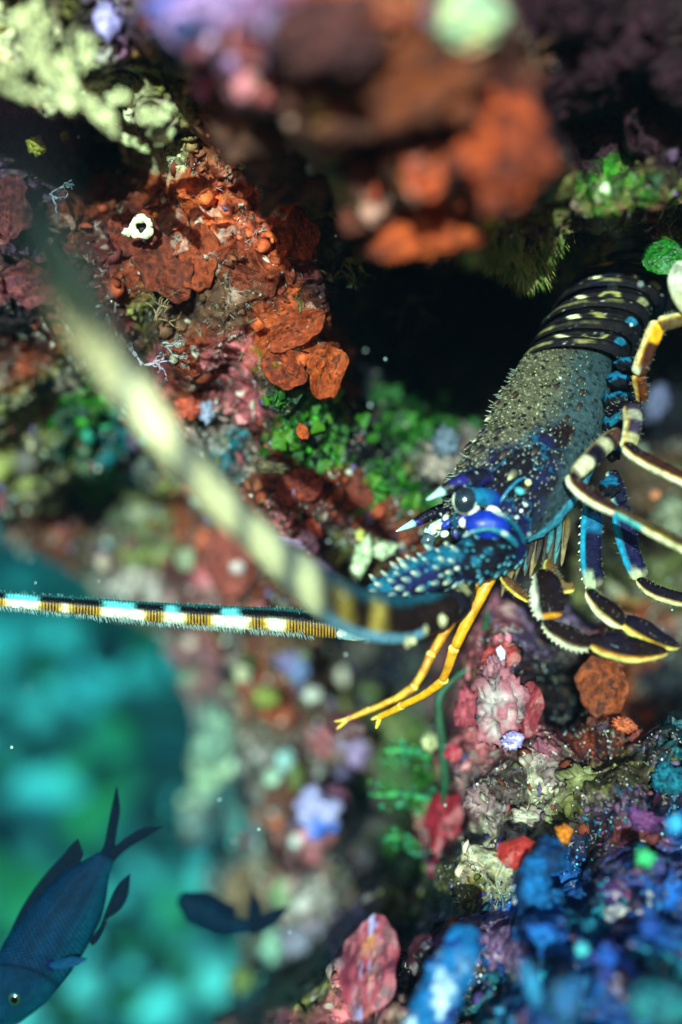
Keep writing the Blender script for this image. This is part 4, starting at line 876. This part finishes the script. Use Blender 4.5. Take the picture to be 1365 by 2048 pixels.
# sponge fingers, tubes, tunicates and pale growths; lower right blues paint in the ambient light
def one(o, label, cat, grp=None): return tag(o, label, cat, grp)
def spk(a, b, k=.0): return lambda G, n, X: mix(mix(np.tile(a, G.shape[:2]+(1,)), b, smooth(k-.2, k+.25, n)), b*.3, smooth(.05, .4, fbm(G*5+a[0]*50, 4, 158, .6))*.75)
def tcol(a, b): return lambda t, h, X: mix(mix(np.tile(a, t.shape+(1,)), b, smooth(-.15, .25, fbm(X*130, 4, 150))), a*.15, smooth(.05, .35, fbm(X*210+4, 4, 157, .6))*.8)
one(tube("finger_sponge", [(912,1850,.515,22),(925,1900,.507,36),(900,1960,.50,42),(862,2030,.492,46),(820,2110,.485,46)], 70, 40, lambda t, h, X: mix(mix(np.tile(c(14, 100, 160), t.shape+(1,)), c(190, 215, 240), smooth(.2, .6, t)*smooth(.0, .2, fbm(X*np.array([120, 120, 45]), 4, 151, .6))), c(20, 60, 130), smooth(.1, .3, fbm(X*110, 4, 152))), M_sponge, None, .8, (.15, .1), lambda t, h, X: .0055*fbm(X*75, 5, 153, .6))[0], "pale blue finger sponge rising from the bottom edge", "sponge")
one(tube("blue_sponge", [(1125,1690,.545,40),(1098,1705,.54,36),(1078,1745,.535,32),(1072,1800,.535,34),(1080,1850,.54,44)], 60, 40, tcol(c(5, 84, 142), c(5, 42, 84)), M_sponge, None, .7, (.2, .1), lambda t, h, X: .0065*fbm(X*90, 5, 154, .6))[0], "bright blue bent sponge stuck to the rock right of the red mushroom blade", "sponge")
one(tube("blue_sponge", [(1110,1775,.545,16),(1112,1800,.543,20),(1105,1830,.545,18)], 40, 26, tcol(c(6, 90, 150), c(5, 52, 96)), M_sponge, None, .8, (.2, .2), lambda t, h, X: .0050*fbm(X*100, 5, 155, .6))[0], "short bright blue lobe tucked under the bent blue sponge", "sponge")
one(lump("lilac_sponge", 636, 1625, .80, 42, 44, 36, lambda G, n, X: mix(np.tile(c(176, 150, 196), G.shape[:2]+(1,)), c(60, 96, 190), smooth(.0, -.6, G[..., 2]+.5*n)), M_sponge, None, .42, 2.0, 3), "blurred lilac blue rounded sponge in the middle of the lower reef", "sponge")
one(lump("pink_sponge", 672, 1595, .82, 26, 24, 22, spk(c(160, 84, 110), c(110, 56, 80)), M_sponge, None, .3, 2, 5), "blurred dusky pink sponge behind the lilac one", "sponge")
for k, (x, y, D, rx, ry, rot, a, b, lab) in enumerate([
    (215,45,0.435,22,34,.1,c(196, 176, 226),c(150, 130, 200),"blurred lilac oval knob near the top left"),
    (340,15,0.375,46,30,0,c(120, 110, 190),c(84, 80, 150),"blurred violet blue knob at the top edge, left of the pink one"),
    (430,20,0.375,44,34,0,c(180, 140, 190),c(130, 100, 160),"blurred pink lilac knob at the top edge"),
    (372,60,0.365,28,22,0,c(50, 60, 110),c(36, 40, 84),"blurred dark blue knob under the violet one at the top"),
    (600,55,0.360,24,54,.05,c(70, 160, 190),c(110, 130, 190),"blurred teal upright knob at the top, right of the lilac ones"),
    (545,55,0.365,26,30,0,c(150, 130, 170),c(120, 96, 140),"blurred pale mauve knob left of the teal one"),
    (430,160,0.405,50,30,.5,c(176, 80, 110),c(120, 60, 90),"blurred magenta patch of crust below the lilac knobs"),
    (480,115,0.395,44,28,.5,c(170, 120, 170),c(120, 84, 130),"blurred mauve knob above the magenta patch"),
    (940,42,0.350,66,44,0,c(206, 214, 150),c(150, 190, 160),"blurred pale cream cap at the top centre right"),
    (843,235,0.390,16,16,0,c(190, 140, 96),c(150, 110, 80),"blurred tan bead on top of the pale tuft on the overhang"),
    (822,265,0.385,24,18,.2,c(176, 150, 136),c(130, 110, 96),"left blurred pale bead of the tuft on the overhang"),
    (880,265,0.387,26,18,-.2,c(160, 160, 130),c(120, 116, 90),"right blurred grey green bead of the tuft on the overhang"),
    (858,368,0.410,22,16,.4,c(100, 150, 180),c(70, 100, 130),"blurred pale blue knob in the fold above the lowest orange lip"),
    (795,390,0.405,20,26,.3,c(140, 140, 130),c(96, 100, 96),"blurred grey knob left of the pale blue one in the fold"),
    (1035,160,0.405,26,24,0,c(96, 76, 66),c(70, 50, 50),"dim brown bead at the top of the biggest orange lobe")]):
    one(lump("coralline_growth", x, y, max(D, wd(x, y)-.5*min(rx, ry)*K*D), rx, ry, None, spk(a, b), M_growth, None, .45, 2.4, k, 28, 34, rot), lab, "coralline knob", "blurred knobs on the overhang")
# cream leafy lobes at the top left
CRG = "cream lobes at the upper left"
for k, (x, y, D, rx, ry, rot, lab) in enumerate([(70,55,0.465,42,46,.3,"uppermost broad cream lobe in the top left corner"),(75,110,0.465,21,27,0,"small white cream lobe below the broad one at the left"),(120,165,0.465,27,60,-.6,"longest cream lobe, slanting down to a point above the dark hollow"),(205,225,0.467,48,19,.75,"slanting cream lobe whose tip points right over the dark hollow"),
      (20,150,0.465,35,32,.2,"curled cream lobe at the left edge"),(55,185,0.465,40,18,.5,"low cream lobe under the curled one at the left edge"),(135,130,0.477,21,30,.2,"olive cream lobe right of the longest one"),(170,110,0.487,21,40,.2,"small olive lobe at the right end of the cream bed"),(240,195,0.497,24,18,.3,"small cream green lobe above the slanting tip"),
      (330,225,0.517,21,19,.4,"bright cream tip at the right end of the row"),(320,265,0.527,27,21,-.3,"grey cream cup under the bright tip"),(270,285,0.537,32,11,.35,"narrow white lobe just above the dark hollow"),(295,230,0.507,18,18,.2,"cream knob between two pale lobes left of the bright tip")]):
    one(plate("cream_lobe", x, y, D, rx, ry, rot, (.3, .1*(k % 3-1)), .35, .12, 3, .16, lambda R_, H, n: mix(np.tile(c(226, 222, 168), R_.shape+(1,)), c(90, 90, 52), smooth(-.15, .2, n)), M_growth, None, 60+k, 18, 48, .38, 1.5), lab, "cream lobe", CRG)
# white ring tunicate
rt = empty("ring_tunicate", P(283, 455, .592), "white ring shaped tunicate with a dark hole on the rust red sponge", "tunicate")
ang = np.linspace(0, 2*math.pi, 13)
tube("ring", [(283+17*math.cos(a), 455+17*math.sin(a), .590, 7.5+2*math.sin(3*a)) for a in ang], 70, 18, lambda t, h, X: np.tile(c(244, 238, 196), t.shape+(1,)), M_growth, rt, .9, (0, 0), lambda t, h, X: .0012*fbm(X*350, 3, 160))
lump("foot", 257, 464, .594, 13, 8, 7, c(240, 234, 200), M_growth, rt, .3, 3, 2, 14, 18, .2); lump("hole", 284, 455, .597, 11, 11, 6, c(50, 28, 20), M_growth, rt, .2, 2, 2, 12, 14)
lump("orange_bead", 311, 430, .594, 6, 6, 5, c(236, 130, 30), M_growth, rt, .2, 2, 3, 10, 12)
# yellow polyps and other small marks one can point to
MK = [("yellow_polyp",75,294,.60,17,18,YL,c(120, 110, 20),"yellow polyp hanging in the dark hollow at the left","polyp"),("yellow_polyp",130,270,.62,9,10,YL,c(120, 110, 20),"smaller yellow polyp right of the bigger one in the dark hollow","polyp"),
      ("yellow_polyp",968,437,.535,21,19,c(236, 226, 40),c(180, 170, 30),"bright lemon yellow polyp on the ledge beside the orange curl","polyp"),
      ("white_tube",1208,385,.53,9,18,c(226, 236, 190),c(196, 210, 170),"short white tube standing on the green ledge","tube worm"),("white_bead",1303,382,.53,11,13,c(210, 226, 226),c(170, 196, 200),"round white bead on the ledge right of the white tube","tunicate"),
      ("olive_oval",545,388,.59,26,13,c(130, 110, 84),c(96, 80, 60),"oval tan shell on the rock under the overhang","shell"),
      ("pink_lump",880,920,.70,36,40,c(186, 150, 140),c(140, 116, 110),"grey pink lump left of the lobster's forehead","sponge"),("grey_sponge",890,885,.69,24,28,c(110, 116, 136),c(84, 84, 100),"grey blue cap on the grey pink lump","sponge"),
      ("white_crumb",770,1100,.665,22,15,c(226, 226, 190),c(190, 190, 150),"white crumb on the red rock under the lobster's horn tips","pebble"),("yellow_crumb",720,1070,.665,9,10,c(220, 206, 110),c(190, 170, 80),"tiny yellow crumb left of the white crumb","pebble"),
      ("cream_tube",722,1120,.665,15,42,c(226, 222, 180),c(186, 190, 150),"upright cream tube behind the spiny antenna base","tube worm"),("cream_tube",540,935,.63,30,11,c(230, 222, 170),c(190, 180, 130),"slanting cream tube among the dark gaps under the coralline","tube worm"),
      ("salmon_sponge",378,818,.65,24,24,c(216, 90, 60),c(190, 70, 50),"bright salmon knob beside the blurred antenna","sponge"),("lilac_crumb",415,825,.65,15,20,c(176, 166, 196),c(130, 130, 160),"lilac grey crumb right of the salmon knob","coralline knob"),
      ("coral_bead",475,1133,.78,14,12,c(236, 190, 190),c(210, 160, 160),"pale pink bead on the salmon sponge sheet","pebble"),("red_scrap",625,1060,.66,14,22,c(214, 84, 50),c(180, 60, 40),"orange red scrap left of the yellow crumb","sponge"),("pink_cone",618,1085,.655,14,22,c(216, 150, 170),c(180, 120, 150),"pale pink cone below the orange red scrap","coralline knob"),
      ("pink_ridge",560,1085,.65,50,12,c(180, 140, 176),c(140, 100, 130),"lilac ridge running along the blurred antenna","coralline knob"),
      ("lemon_blob",532,1395,.86,24,20,c(170, 156, 70),c(120, 110, 50),"blurred lemon blob on the red rock under the far antenna","polyp"),("cream_bead",484,1347,.86,16,15,c(226, 196, 160),c(190, 160, 130),"blurred cream bead above the lemon blob","pebble"),("white_bead",624,1390,.85,18,15,c(210, 186, 176),c(180, 150, 146),"blurred pinkish white bead right of the lemon blob","pebble"),("mauve_bead",600,1345,.85,16,22,c(130, 130, 176),c(100, 100, 140),"blurred mauve streak above the pinkish white bead","pebble"),
      ("white_bead",570,1520,.9,18,18,c(190, 206, 200),c(160, 170, 170),"blurred grey white bead, upper one of the pair on the dark rock","tunicate"),("white_bead",545,1555,.9,16,13,c(216, 220, 190),c(180, 180, 160),"blurred grey white bead, lower one of the pair on the dark rock","tunicate"),("lemon_blob",592,1555,.88,14,26,c(130, 122, 60),c(100, 92, 46),"blurred olive yellow blob right of the bead pair","polyp"),
      ("pale_sponge",430,1480,.98,34,60,c(160, 162, 140),c(116, 124, 110),"blurred pale blade at the cliff edge, uppermost","sponge"),("pale_sponge",460,1625,.98,24,50,c(186, 226, 216),c(110, 196, 196),"blurred white teal blade at the cliff edge below the first","sponge"),
      ("pale_coralline",570,1785,.93,28,30,c(160, 160, 110),c(116, 120, 86),"blurred pale green knob right of the small fish's tail","sponge"),("pale_coralline",545,1890,.95,24,30,c(176, 186, 156),c(120, 140, 130),"blurred pale knob under the small fish's tail","sponge"),("pale_coralline",505,2010,.97,24,50,c(190, 230, 210),c(120, 200, 190),"blurred pale teal knob at the bottom left of the cliff","sponge"),("mauve_coralline",600,1880,.93,34,36,c(150, 120, 140),c(120, 96, 112),"blurred mauve knob right of the pale knobs","sponge"),("lemon_blob",485,1960,.95,20,24,c(130, 126, 66),c(96, 92, 50),"blurred yellow knob above the pale teal one","polyp"),
      ("lilac_bead",715,1505,.82,20,26,c(176, 130, 176),c(150, 104, 140),"blurred lilac knob left of the upper beaded frond","coralline knob"),("pink_bead",690,1480,.84,16,22,c(170, 130, 160),c(140, 100, 130),"blurred pink knob above the lilac one","coralline knob"),
      ("white_bead",862,1485,.69,16,16,c(206, 190, 140),c(170, 160, 116),"cream bead between the fronds and the pink knob","pebble"),
      ("orange_polyp",1128,1668,.555,16,16,c(226, 130, 24),c(190, 96, 20),"round orange polyp with glints above the blue sponge","polyp"),("orange_polyp",1248,1450,.60,22,14,c(206, 96, 50),c(170, 70, 40),"bright orange curl on the dark rock at the lower right","polyp"),
      ("blue_bead",1302,1855,.475,20,17,c(16, 90, 190),c(10, 50, 130),"biggest round blue bead at the lower right","tunicate"),("blue_bead",1298,1822,.48,12,12,c(20, 100, 190),c(14, 60, 130),"small blue bead just above the biggest one","tunicate"),("teal_bead",1165,1897,.48,13,13,c(90, 200, 190),c(40, 140, 170),"pale teal bead in the blue patch","tunicate"),
      ("teal_bead",1350,1645,.50,16,18,c(70, 190, 226),c(40, 120, 190),"bright cyan bead at the right edge","tunicate"),("green_bead",1290,1715,.505,18,16,c(70, 200, 130),c(40, 150, 80),"bright green bead pair in the dark patch at the right","tunicate"),("blue_finger",1065,1970,.46,16,44,c(30, 130, 176),c(14, 70, 120),"teal blue finger pointing up near the bottom","sponge"),("blue_finger",1135,2000,.45,30,52,c(20, 92, 150),c(10, 60, 90),"thick blue finger right of the teal blue one","sponge"),
      ("sea_green_sponge",1320,2010,.43,64,40,c(30, 130, 136),c(14, 70, 90),"blurred sea green cap in the bottom right corner","sponge"),
      ("pale_shell",1352,1040,.74,50,40,c(136, 126, 100),c(100, 92, 76),"blurred pale stone behind the legs at the right edge","stone"),("orange_crumb",1310,990,.72,10,9,c(220, 130, 90),c(200, 100, 70),"small orange crumb behind the legs","pebble"),("lilac_coralline",1312,808,.80,20,34,c(110, 96, 130),c(96, 84, 116),"blurred lilac patch of rock in the dark behind the legs","coralline knob"),
      ("coralline_growth",1000,1420,.60,48,66,c(186, 160, 160),c(170, 90, 104),"pink and white coralline knob below the antennules","coralline knob"),("coralline_growth",1025,1482,.585,20,16,c(206, 196, 226),c(160, 130, 190),"lilac white crust on the tip of the pink coralline knob","coralline knob"),("coralline_growth",990,1345,.61,22,30,c(180, 110, 120),c(140, 80, 96),"rosy knob on top of the pink coralline knob","coralline knob")]
for k, (nm, x, y, D, rx, ry, a, b, lab, cat) in enumerate(MK):
    D2 = min(D, wd(x, y)-.3*min(rx, ry)*K*D) if nm not in ("pale_shell",) else D
    D2 = max(D2, D-.10)
    one(lump(nm, x, y, D2, rx, ry, None, spk(a, b), M_growth, None, .5, 2.6, k % 13, 32, 40, .3*math.sin(k*1.7), 5), lab, cat)
one(tube("pale_fragment", [(1366,520,.555,12),(1356,560,.555,20),(1372,600,.555,22),(1400,640,.555,14)], 30, 20, tcol(c(220, 214, 186), c(190, 176, 140)), M_growth, None, .5)[0], "cream shell fragment at the right edge above the orange leg knee", "shell")

BLG = "blue and violet lumps on the lower right rock"  # blue ambient light painted into many of these lumps' colours
for k, (x, y, rx, ry, rot, a, b, lab) in enumerate([
    (1100,1880,44,26,.5,c(24, 110, 180),c(14, 60, 130),"azure lump just below the bent blue sponge"),(1180,1860,30,22,.3,c(30, 120, 150),c(16, 70, 100),"teal lump right of the azure one"),
    (1230,1930,50,28,.6,c(30, 90, 180),c(50, 50, 120),"broad blue lump in the middle of the blue patch"),(1000,1930,26,20,.2,c(40, 130, 190),c(20, 70, 130),"small sky blue lump between the finger sponge and the teal finger"),
    (1290,1640,30,20,.5,c(120, 60, 110),c(80, 40, 90),"plum violet lump on the upper part of the blue patch"),(1340,1560,34,26,.5,c(20, 110, 130),c(14, 70, 90),"dark teal lump at the right edge above the cyan bead"),
    (1240,1790,40,22,.7,c(90, 50, 110),c(50, 30, 80),"slanting violet lump above the biggest blue bead"),(1345,1790,26,34,.2,c(30, 100, 190),c(16, 60, 130),"upright blue lump at the right edge"),
    (1180,1980,36,22,.4,c(40, 140, 190),c(20, 80, 140),"pale blue lump near the bottom, left of the sea green cap"),(1060,1640,34,22,.1,c(190, 176, 150),c(150, 120, 110),"sandy lump above the red mushroom blade"),
    (960,1600,24,28,.2,c(176, 140, 140),c(140, 100, 104),"pinkish grey lump right of the crimson blade"),(1170,1560,40,22,.3,c(150, 140, 96),c(110, 104, 60),"olive lump in front of the dark rock"),
    (940,1420,22,40,.1,c(190, 84, 96),c(150, 56, 70),"rose lump left of the pink coralline knob"),(1090,1500,26,22,.2,c(170, 96, 110),c(130, 66, 84),"dusky rose lump right of the lilac white crust"),(1290,1480,30,18,.4,c(150, 66, 60),c(100, 46, 46),"brick red lump at the right below the orange sponge")]):
    one(lump("coralline_lump", x, y, wd(x, y)-.35*min(rx, ry)*K*.5, rx, ry, None, spk(a, b), M_reef, None, .6, 2.4, k, 36, 46, -rot, 5), lab, "coralline lump", BLG)
# hydroid twigs
def twig(x, y, D, label, n=7, ln=26, cc=c(196, 180, 200), seed=0, ang0=0., grp="tiny branching hydroids"):
    random.seed(100+seed); b = Bag()
    def grow(x, y, a, l, w, d):
        x1, y1 = x+l*math.cos(a), y-l*math.sin(a)
        tube(None, [(x, y, D, w), ((x+x1)/2+random.gauss(0, 2), (y+y1)/2+random.gauss(0, 2), D-.001*d, w*.85), (x1, y1, D-.002*d, w*.6)], 6, 6, cc*random.uniform(.7, 1.15), None, None, .9, (.1, .2), None, b)
        if d < 3:
            for q_ in range(random.choice((1, 2, 2))): grow(x1, y1, a+random.gauss(0, .8), l*.72, w*.75, d+1)
    for k in range(n): grow(x+random.gauss(0, 4), y+random.gauss(0, 3), ang0+random.gauss(1.2, .8), ln*random.uniform(.6, 1), 2.4, 0)
    return one(b.build("hydroid", M_hair), label, "hydroid", grp)
twig(290, 730, .605, "white lilac hydroid twig under the antenna crossing, on the pink crust", 5, 26, c(206, 186, 206), 1, -.6)
twig(310, 640, .60, "pale tan hydroid twig in the middle of the sponge crust", 5, 34, c(160, 130, 96), 2)
twig(330, 690, .60, "small silvery hydroid twig below the tan one", 4, 22, c(176, 176, 176), 3, -1)
twig(690, 520, .63, "olive hydroid twig in the shade under the overhang", 6, 36, c(150, 156, 110), 4, -2.4)
twig(820, 590, .72, "ghostly grey forked hydroid hanging in the cave mouth", 3, 44, c(120, 124, 122), 5, -2.6)
twig(450, 370, .60, "pale curved hydroid strand above the sponge crust", 3, 40, c(190, 180, 150), 6, .2)
twig(390, 330, .60, "bright pale hydroid tuft at the foot of the cream lobes", 9, 30, c(206, 200, 150), 7, .2)
twig(500, 335, .58, "fuzzy cream hydroid tuft next to the blurred overhang", 10, 30, c(206, 196, 160), 8, .3)
twig(395, 1010, .80, "blurred white hydroid stalk beside the antenna", 2, 40, c(190, 196, 190), 9, .2)
twig(605, 620, .58, "short olive hydroid curl on the orange flap's top", 3, 20, c(120, 116, 70), 10, .2)
twig(100, 390, .59, "grey blue hydroid wisp under the dark hollow", 4, 26, c(150, 170, 186), 11, -1.5)
random.seed(9)
# fringe of fine green threads under the ledge
def fringe(x0, x1, y0f, n, ln, pal, label, grp, dirz=-1, lift=.004):
    b = Bag()
    for k in range(n):
        x = random.uniform(x0, x1); y = y0f(x)+random.gauss(0, 16); p, nn, _ = wall_at(x, y)
        l = random.uniform(*ln); d = np.array([random.gauss(0, .35), -.5+random.gauss(0, .2), dirz*1.0+random.gauss(0, .25)])
        a = p+np.array([0, -lift, 0]); cc = random.choice(pal)*random.uniform(.7, 1.2)
        b.add(*cone_geo(a, d, l, .00045, cc*.8, cc*1.1, 4))
    return tag(b.build("thread_algae", M_hair), label, None, None, "stuff")
FRG = "fringes of thread algae on the ledge"
GP = [c(140, 156, 60), c(104, 130, 48), c(176, 174, 96), c(80, 110, 44), c(190, 180, 116)]
fringe(930, 1010, lambda x: 490+(x-930)*.35, 420, (.006, .014), GP, "left fringe of green algae threads hanging over the cave mouth", FRG)
fringe(1010, 1100, lambda x: 525-abs(x-1040)*.2, 520, (.006, .016), GP, "densest fringe of green algae threads, hanging lowest over the cave", FRG)
fringe(1095, 1200, lambda x: 505+(x-1100)*.1, 380, (.004, .010), GP+[c(190, 180, 130)], "pale olive fringe of algae threads above the lobster's tail", FRG)
fringe(950, 1250, lambda x: 440, 520, (.003, .007), GP+[c(176, 140, 110), c(150, 110, 90)], "short brown green algae turf on top of the ledge", FRG, .4)
fringe(1000, 1365, lambda x: 410, 420, (.003, .007), GP+[c(176, 140, 110)], "mossy olive turf on the far side of the ledge", FRG, .4)

# ------------------------------------------------------------------ crowds of tiny growths on the rock
def scatter(name, n, kind, size, region, palf, mat, label, seed):
    random.seed(seed); b = Bag(); G = sphere_grid(5, 7); k = 0; tries = 0
    while k < n and tries < n*12:
        tries += 1
        x, y = random.uniform(-40, 1400), random.uniform(-20, 2080)
        if not region(x, y) or (x > 1030 and y < 320): continue
        if x > 950 and y > 1640 and random.random() < .55: continue
        if 340 < y < 800 and x < 720 and random.random() < (.96 if kind == 'bead' else .80 if kind == 'flake' else .2): continue
        p, nn, cl = wall_at(x, y)
        if y > 1000 and x < np.interp(y, [q_[1] for q_ in WATER_EDGE], [q_[0] for q_ in WATER_EDGE])+20: continue
        if -np.dot(nn, norm(p)) < .25 or (name == 'blurred_growth' and .47 < p[1] < .74): continue
        s_ = size(x, y)*p[1]/.6; cc = palf(x, y, cl)
        if cc is None: continue
        if kind == 'bead':
            sc = s_*np.array([random.uniform(.6, 1.2), random.uniform(.6, 1.2), random.uniform(.6, 1.3)])
            b.add((G*sc+p+nn*s_*.35).reshape(-1, 3), gridF(5, 7, True), None, cc)
        elif kind == 'flake':
            m = 8; t = np.linspace(0, 2*math.pi, m, endpoint=False); a = norm(np.cross(nn, RNG.normal(0, 1, 3))); c2 = norm(np.cross(a, nn)+nn*random.uniform(-.9, .9))
            pts = [p+nn*s_*.2]; rr = 1+.35*RNG.normal(0, .5, m)
            ring = p+nn*s_*.5+s_*((a[None]*np.cos(t)[:, None]+c2[None]*np.sin(t)[:, None])*rr[:, None])
            V = np.concatenate([[p+nn*s_*.9], ring, [p+nn*s_*.2]])
            T = [[0, 1+i, 1+(i+1) % m] for i in range(m)]+[[m+1, 1+(i+1) % m, 1+i] for i in range(m)]
            b.add(V, None, T, np.concatenate([[cc*1.1], np.tile(cc, (m, 1))*rr[:, None]**.5, [cc*.8]]))
        else:
            for q_ in range(random.choice((2, 3, 4))):
                d = nn+RNG.normal(0, .7, 3); b.add(*cone_geo(p, d, s_*random.uniform(.7, 1.6), s_*.10, cc*.75, cc*1.1, 4))
        k += 1
    return tag(b.build(name, mat), label, None, None, 'stuff')
def near_focus(x, y): return 280 < y < 1100 and x < 760 or y > 1250 and x > 800 or 380 < y < 560 and x > 900 or 880 < y < 1120 and x < 900
PAL = [PK*.8, SA*.8, GY, LP*.7, RB, OL, BN, PU]
def pal_reef(x, y, cl):
    if random.random() < smooth(1560, 1760, y+.35*(x-1180))*(x > 950):  # lower right growths carry the blue ambient light in their colour
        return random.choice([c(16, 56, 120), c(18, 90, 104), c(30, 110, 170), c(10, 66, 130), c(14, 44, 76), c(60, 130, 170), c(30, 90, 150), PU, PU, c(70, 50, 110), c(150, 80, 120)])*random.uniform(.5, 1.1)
    if y < 800 and x < 780 and random.random() < .85 or random.random() < .62: return np.clip(cl*random.uniform(.6, 1.8), 0, .8)
    return random.choice(PAL)*random.uniform(.4, 1.0)
szf = lambda a, b: (lambda x, y: a+(b-a)*random.random()**4)
scatter("coralline_nodules", 1500, 'bead', szf(.0005, .0024), lambda x, y: near_focus(x, y) or random.random() < .35, pal_reef, M_growth, "countless small nodules crusting the reef rock", 21)
scatter("crust_flakes", 4200, 'flake', szf(.0010, .0050), lambda x, y: near_focus(x, y) or random.random() < .35, pal_reef, M_sponge, "countless thin crust flakes on the reef rock", 22)
scatter("reef_fuzz", 6500, 'twig', szf(.0014, .0036), near_focus, lambda x, y, cl: pal_reef(x, y, cl) if random.random() < .6 else random.choice([c(180, 170, 150), c(150, 150, 130), c(200, 190, 190)]), M_hair, "fine fuzz and bristles growing on the reef rock", 23)
# small glints painted as pale grains on everything in the focus band
scatter("glint_grains", 2600, 'bead', szf(.00025, .0008), near_focus, lambda x, y, cl: random.choice([c(236, 230, 220), c(226, 216, 200), c(200, 210, 226)]) if not (x > 980 and y > 1620) else random.choice([c(120, 200, 230), c(60, 140, 230), c(110, 220, 200)]), M_growth, "pale grains standing in for glints on the reef rock", 24)
scatter("blurred_growth", 420, 'bead', szf(.002, .008), lambda x, y: y > 1020 and x < 760 or y < 330 and x < 960 or (y > 760 and x < 330), lambda x, y, cl: np.clip((cl*1.3 if random.random() < .5 else random.choice(PAL)*random.uniform(.4, 1)), 0, .8), M_growth, "lumpy growth covering the out of focus parts of the reef", 25)

# ------------------------------------------------------------------ boulders and pale rubble on the far slope
random.seed(31)
BPAL = [c(190, 190, 182), c(150, 152, 146), c(66, 84, 40), c(50, 36, 36), c(96, 96, 92), c(30, 26, 30)]
WORDS = ["white", "pale", "green", "brown", "grey", "dark"]
SHAPES = ["round", "flat", "tall", "leaning", "squat", "knobbly", "wide"]
for k in range(64):
    x, y = random.uniform(-20, 450), random.uniform(1080, 2080)
    d = P(x, y, 1.0); D = None
    for D_ in np.linspace(1.0, 5.0, 160):
        q_ = d*D_; i = int(np.clip((q_[0]+4.2)/6.8*299, 0, 299)); j = int(np.clip((q_[1]-.9)/4.3*259, 0, 259))
        if q_[2] < XS[i, j, 2]: D = D_; break
    if D is None: D = 4.6
    m_ = k % 6 if y > 1600 else random.choice([2, 3, 5, 5, 4, 1]); r = random.uniform(18, 54); a_ = random.uniform(.5, 1.5)
    o = lump("boulder", x, y, D-.03, r, r*a_, None, spk(BPAL[m_], BPAL[m_]*.5), M_far, None, .3, 1.8, k, 24, 30, random.uniform(-1, 1))
    sh = "flat" if a_ < .75 else "tall" if a_ > 1.2 else "round"
    hgt = "high on" if y < 1330 else "halfway up" if y < 1600 else "low on" if y < 1850 else "at the foot of"
    sz = "tiny" if r < 26 else "small" if r < 36 else "big" if r > 45 else "middling"
    sd = "near the left edge" if x < 130 else "next to the cliff" if x > 310 else "in mid water"
    one(o, f"{sz} {sh} {WORDS[m_]} blurred boulder {hgt} the teal slope {sd}", "boulder", "blurred boulders on the far slope")
# a few particles drifting in the water
b = Bag()
for k in range(70):
    x, y, D = random.uniform(0, 1365), random.uniform(0, 2048), random.uniform(.45, .66)
    if abs(x-365)+abs(y-1812) < 70: continue
    if D > wd(x, y)-.01 and not (y > 1050 and x < 350): continue
    lump(None, x, y, D, *(random.uniform(1.5, 3.5),)*2, None, c(200, 215, 215), None, None, .2, 2, k % 7, 6, 8, 0, 2, b)
tag(b.build("drifting_particles", M_growth), "tiny pale particles drifting in the water", None, None, 'stuff')
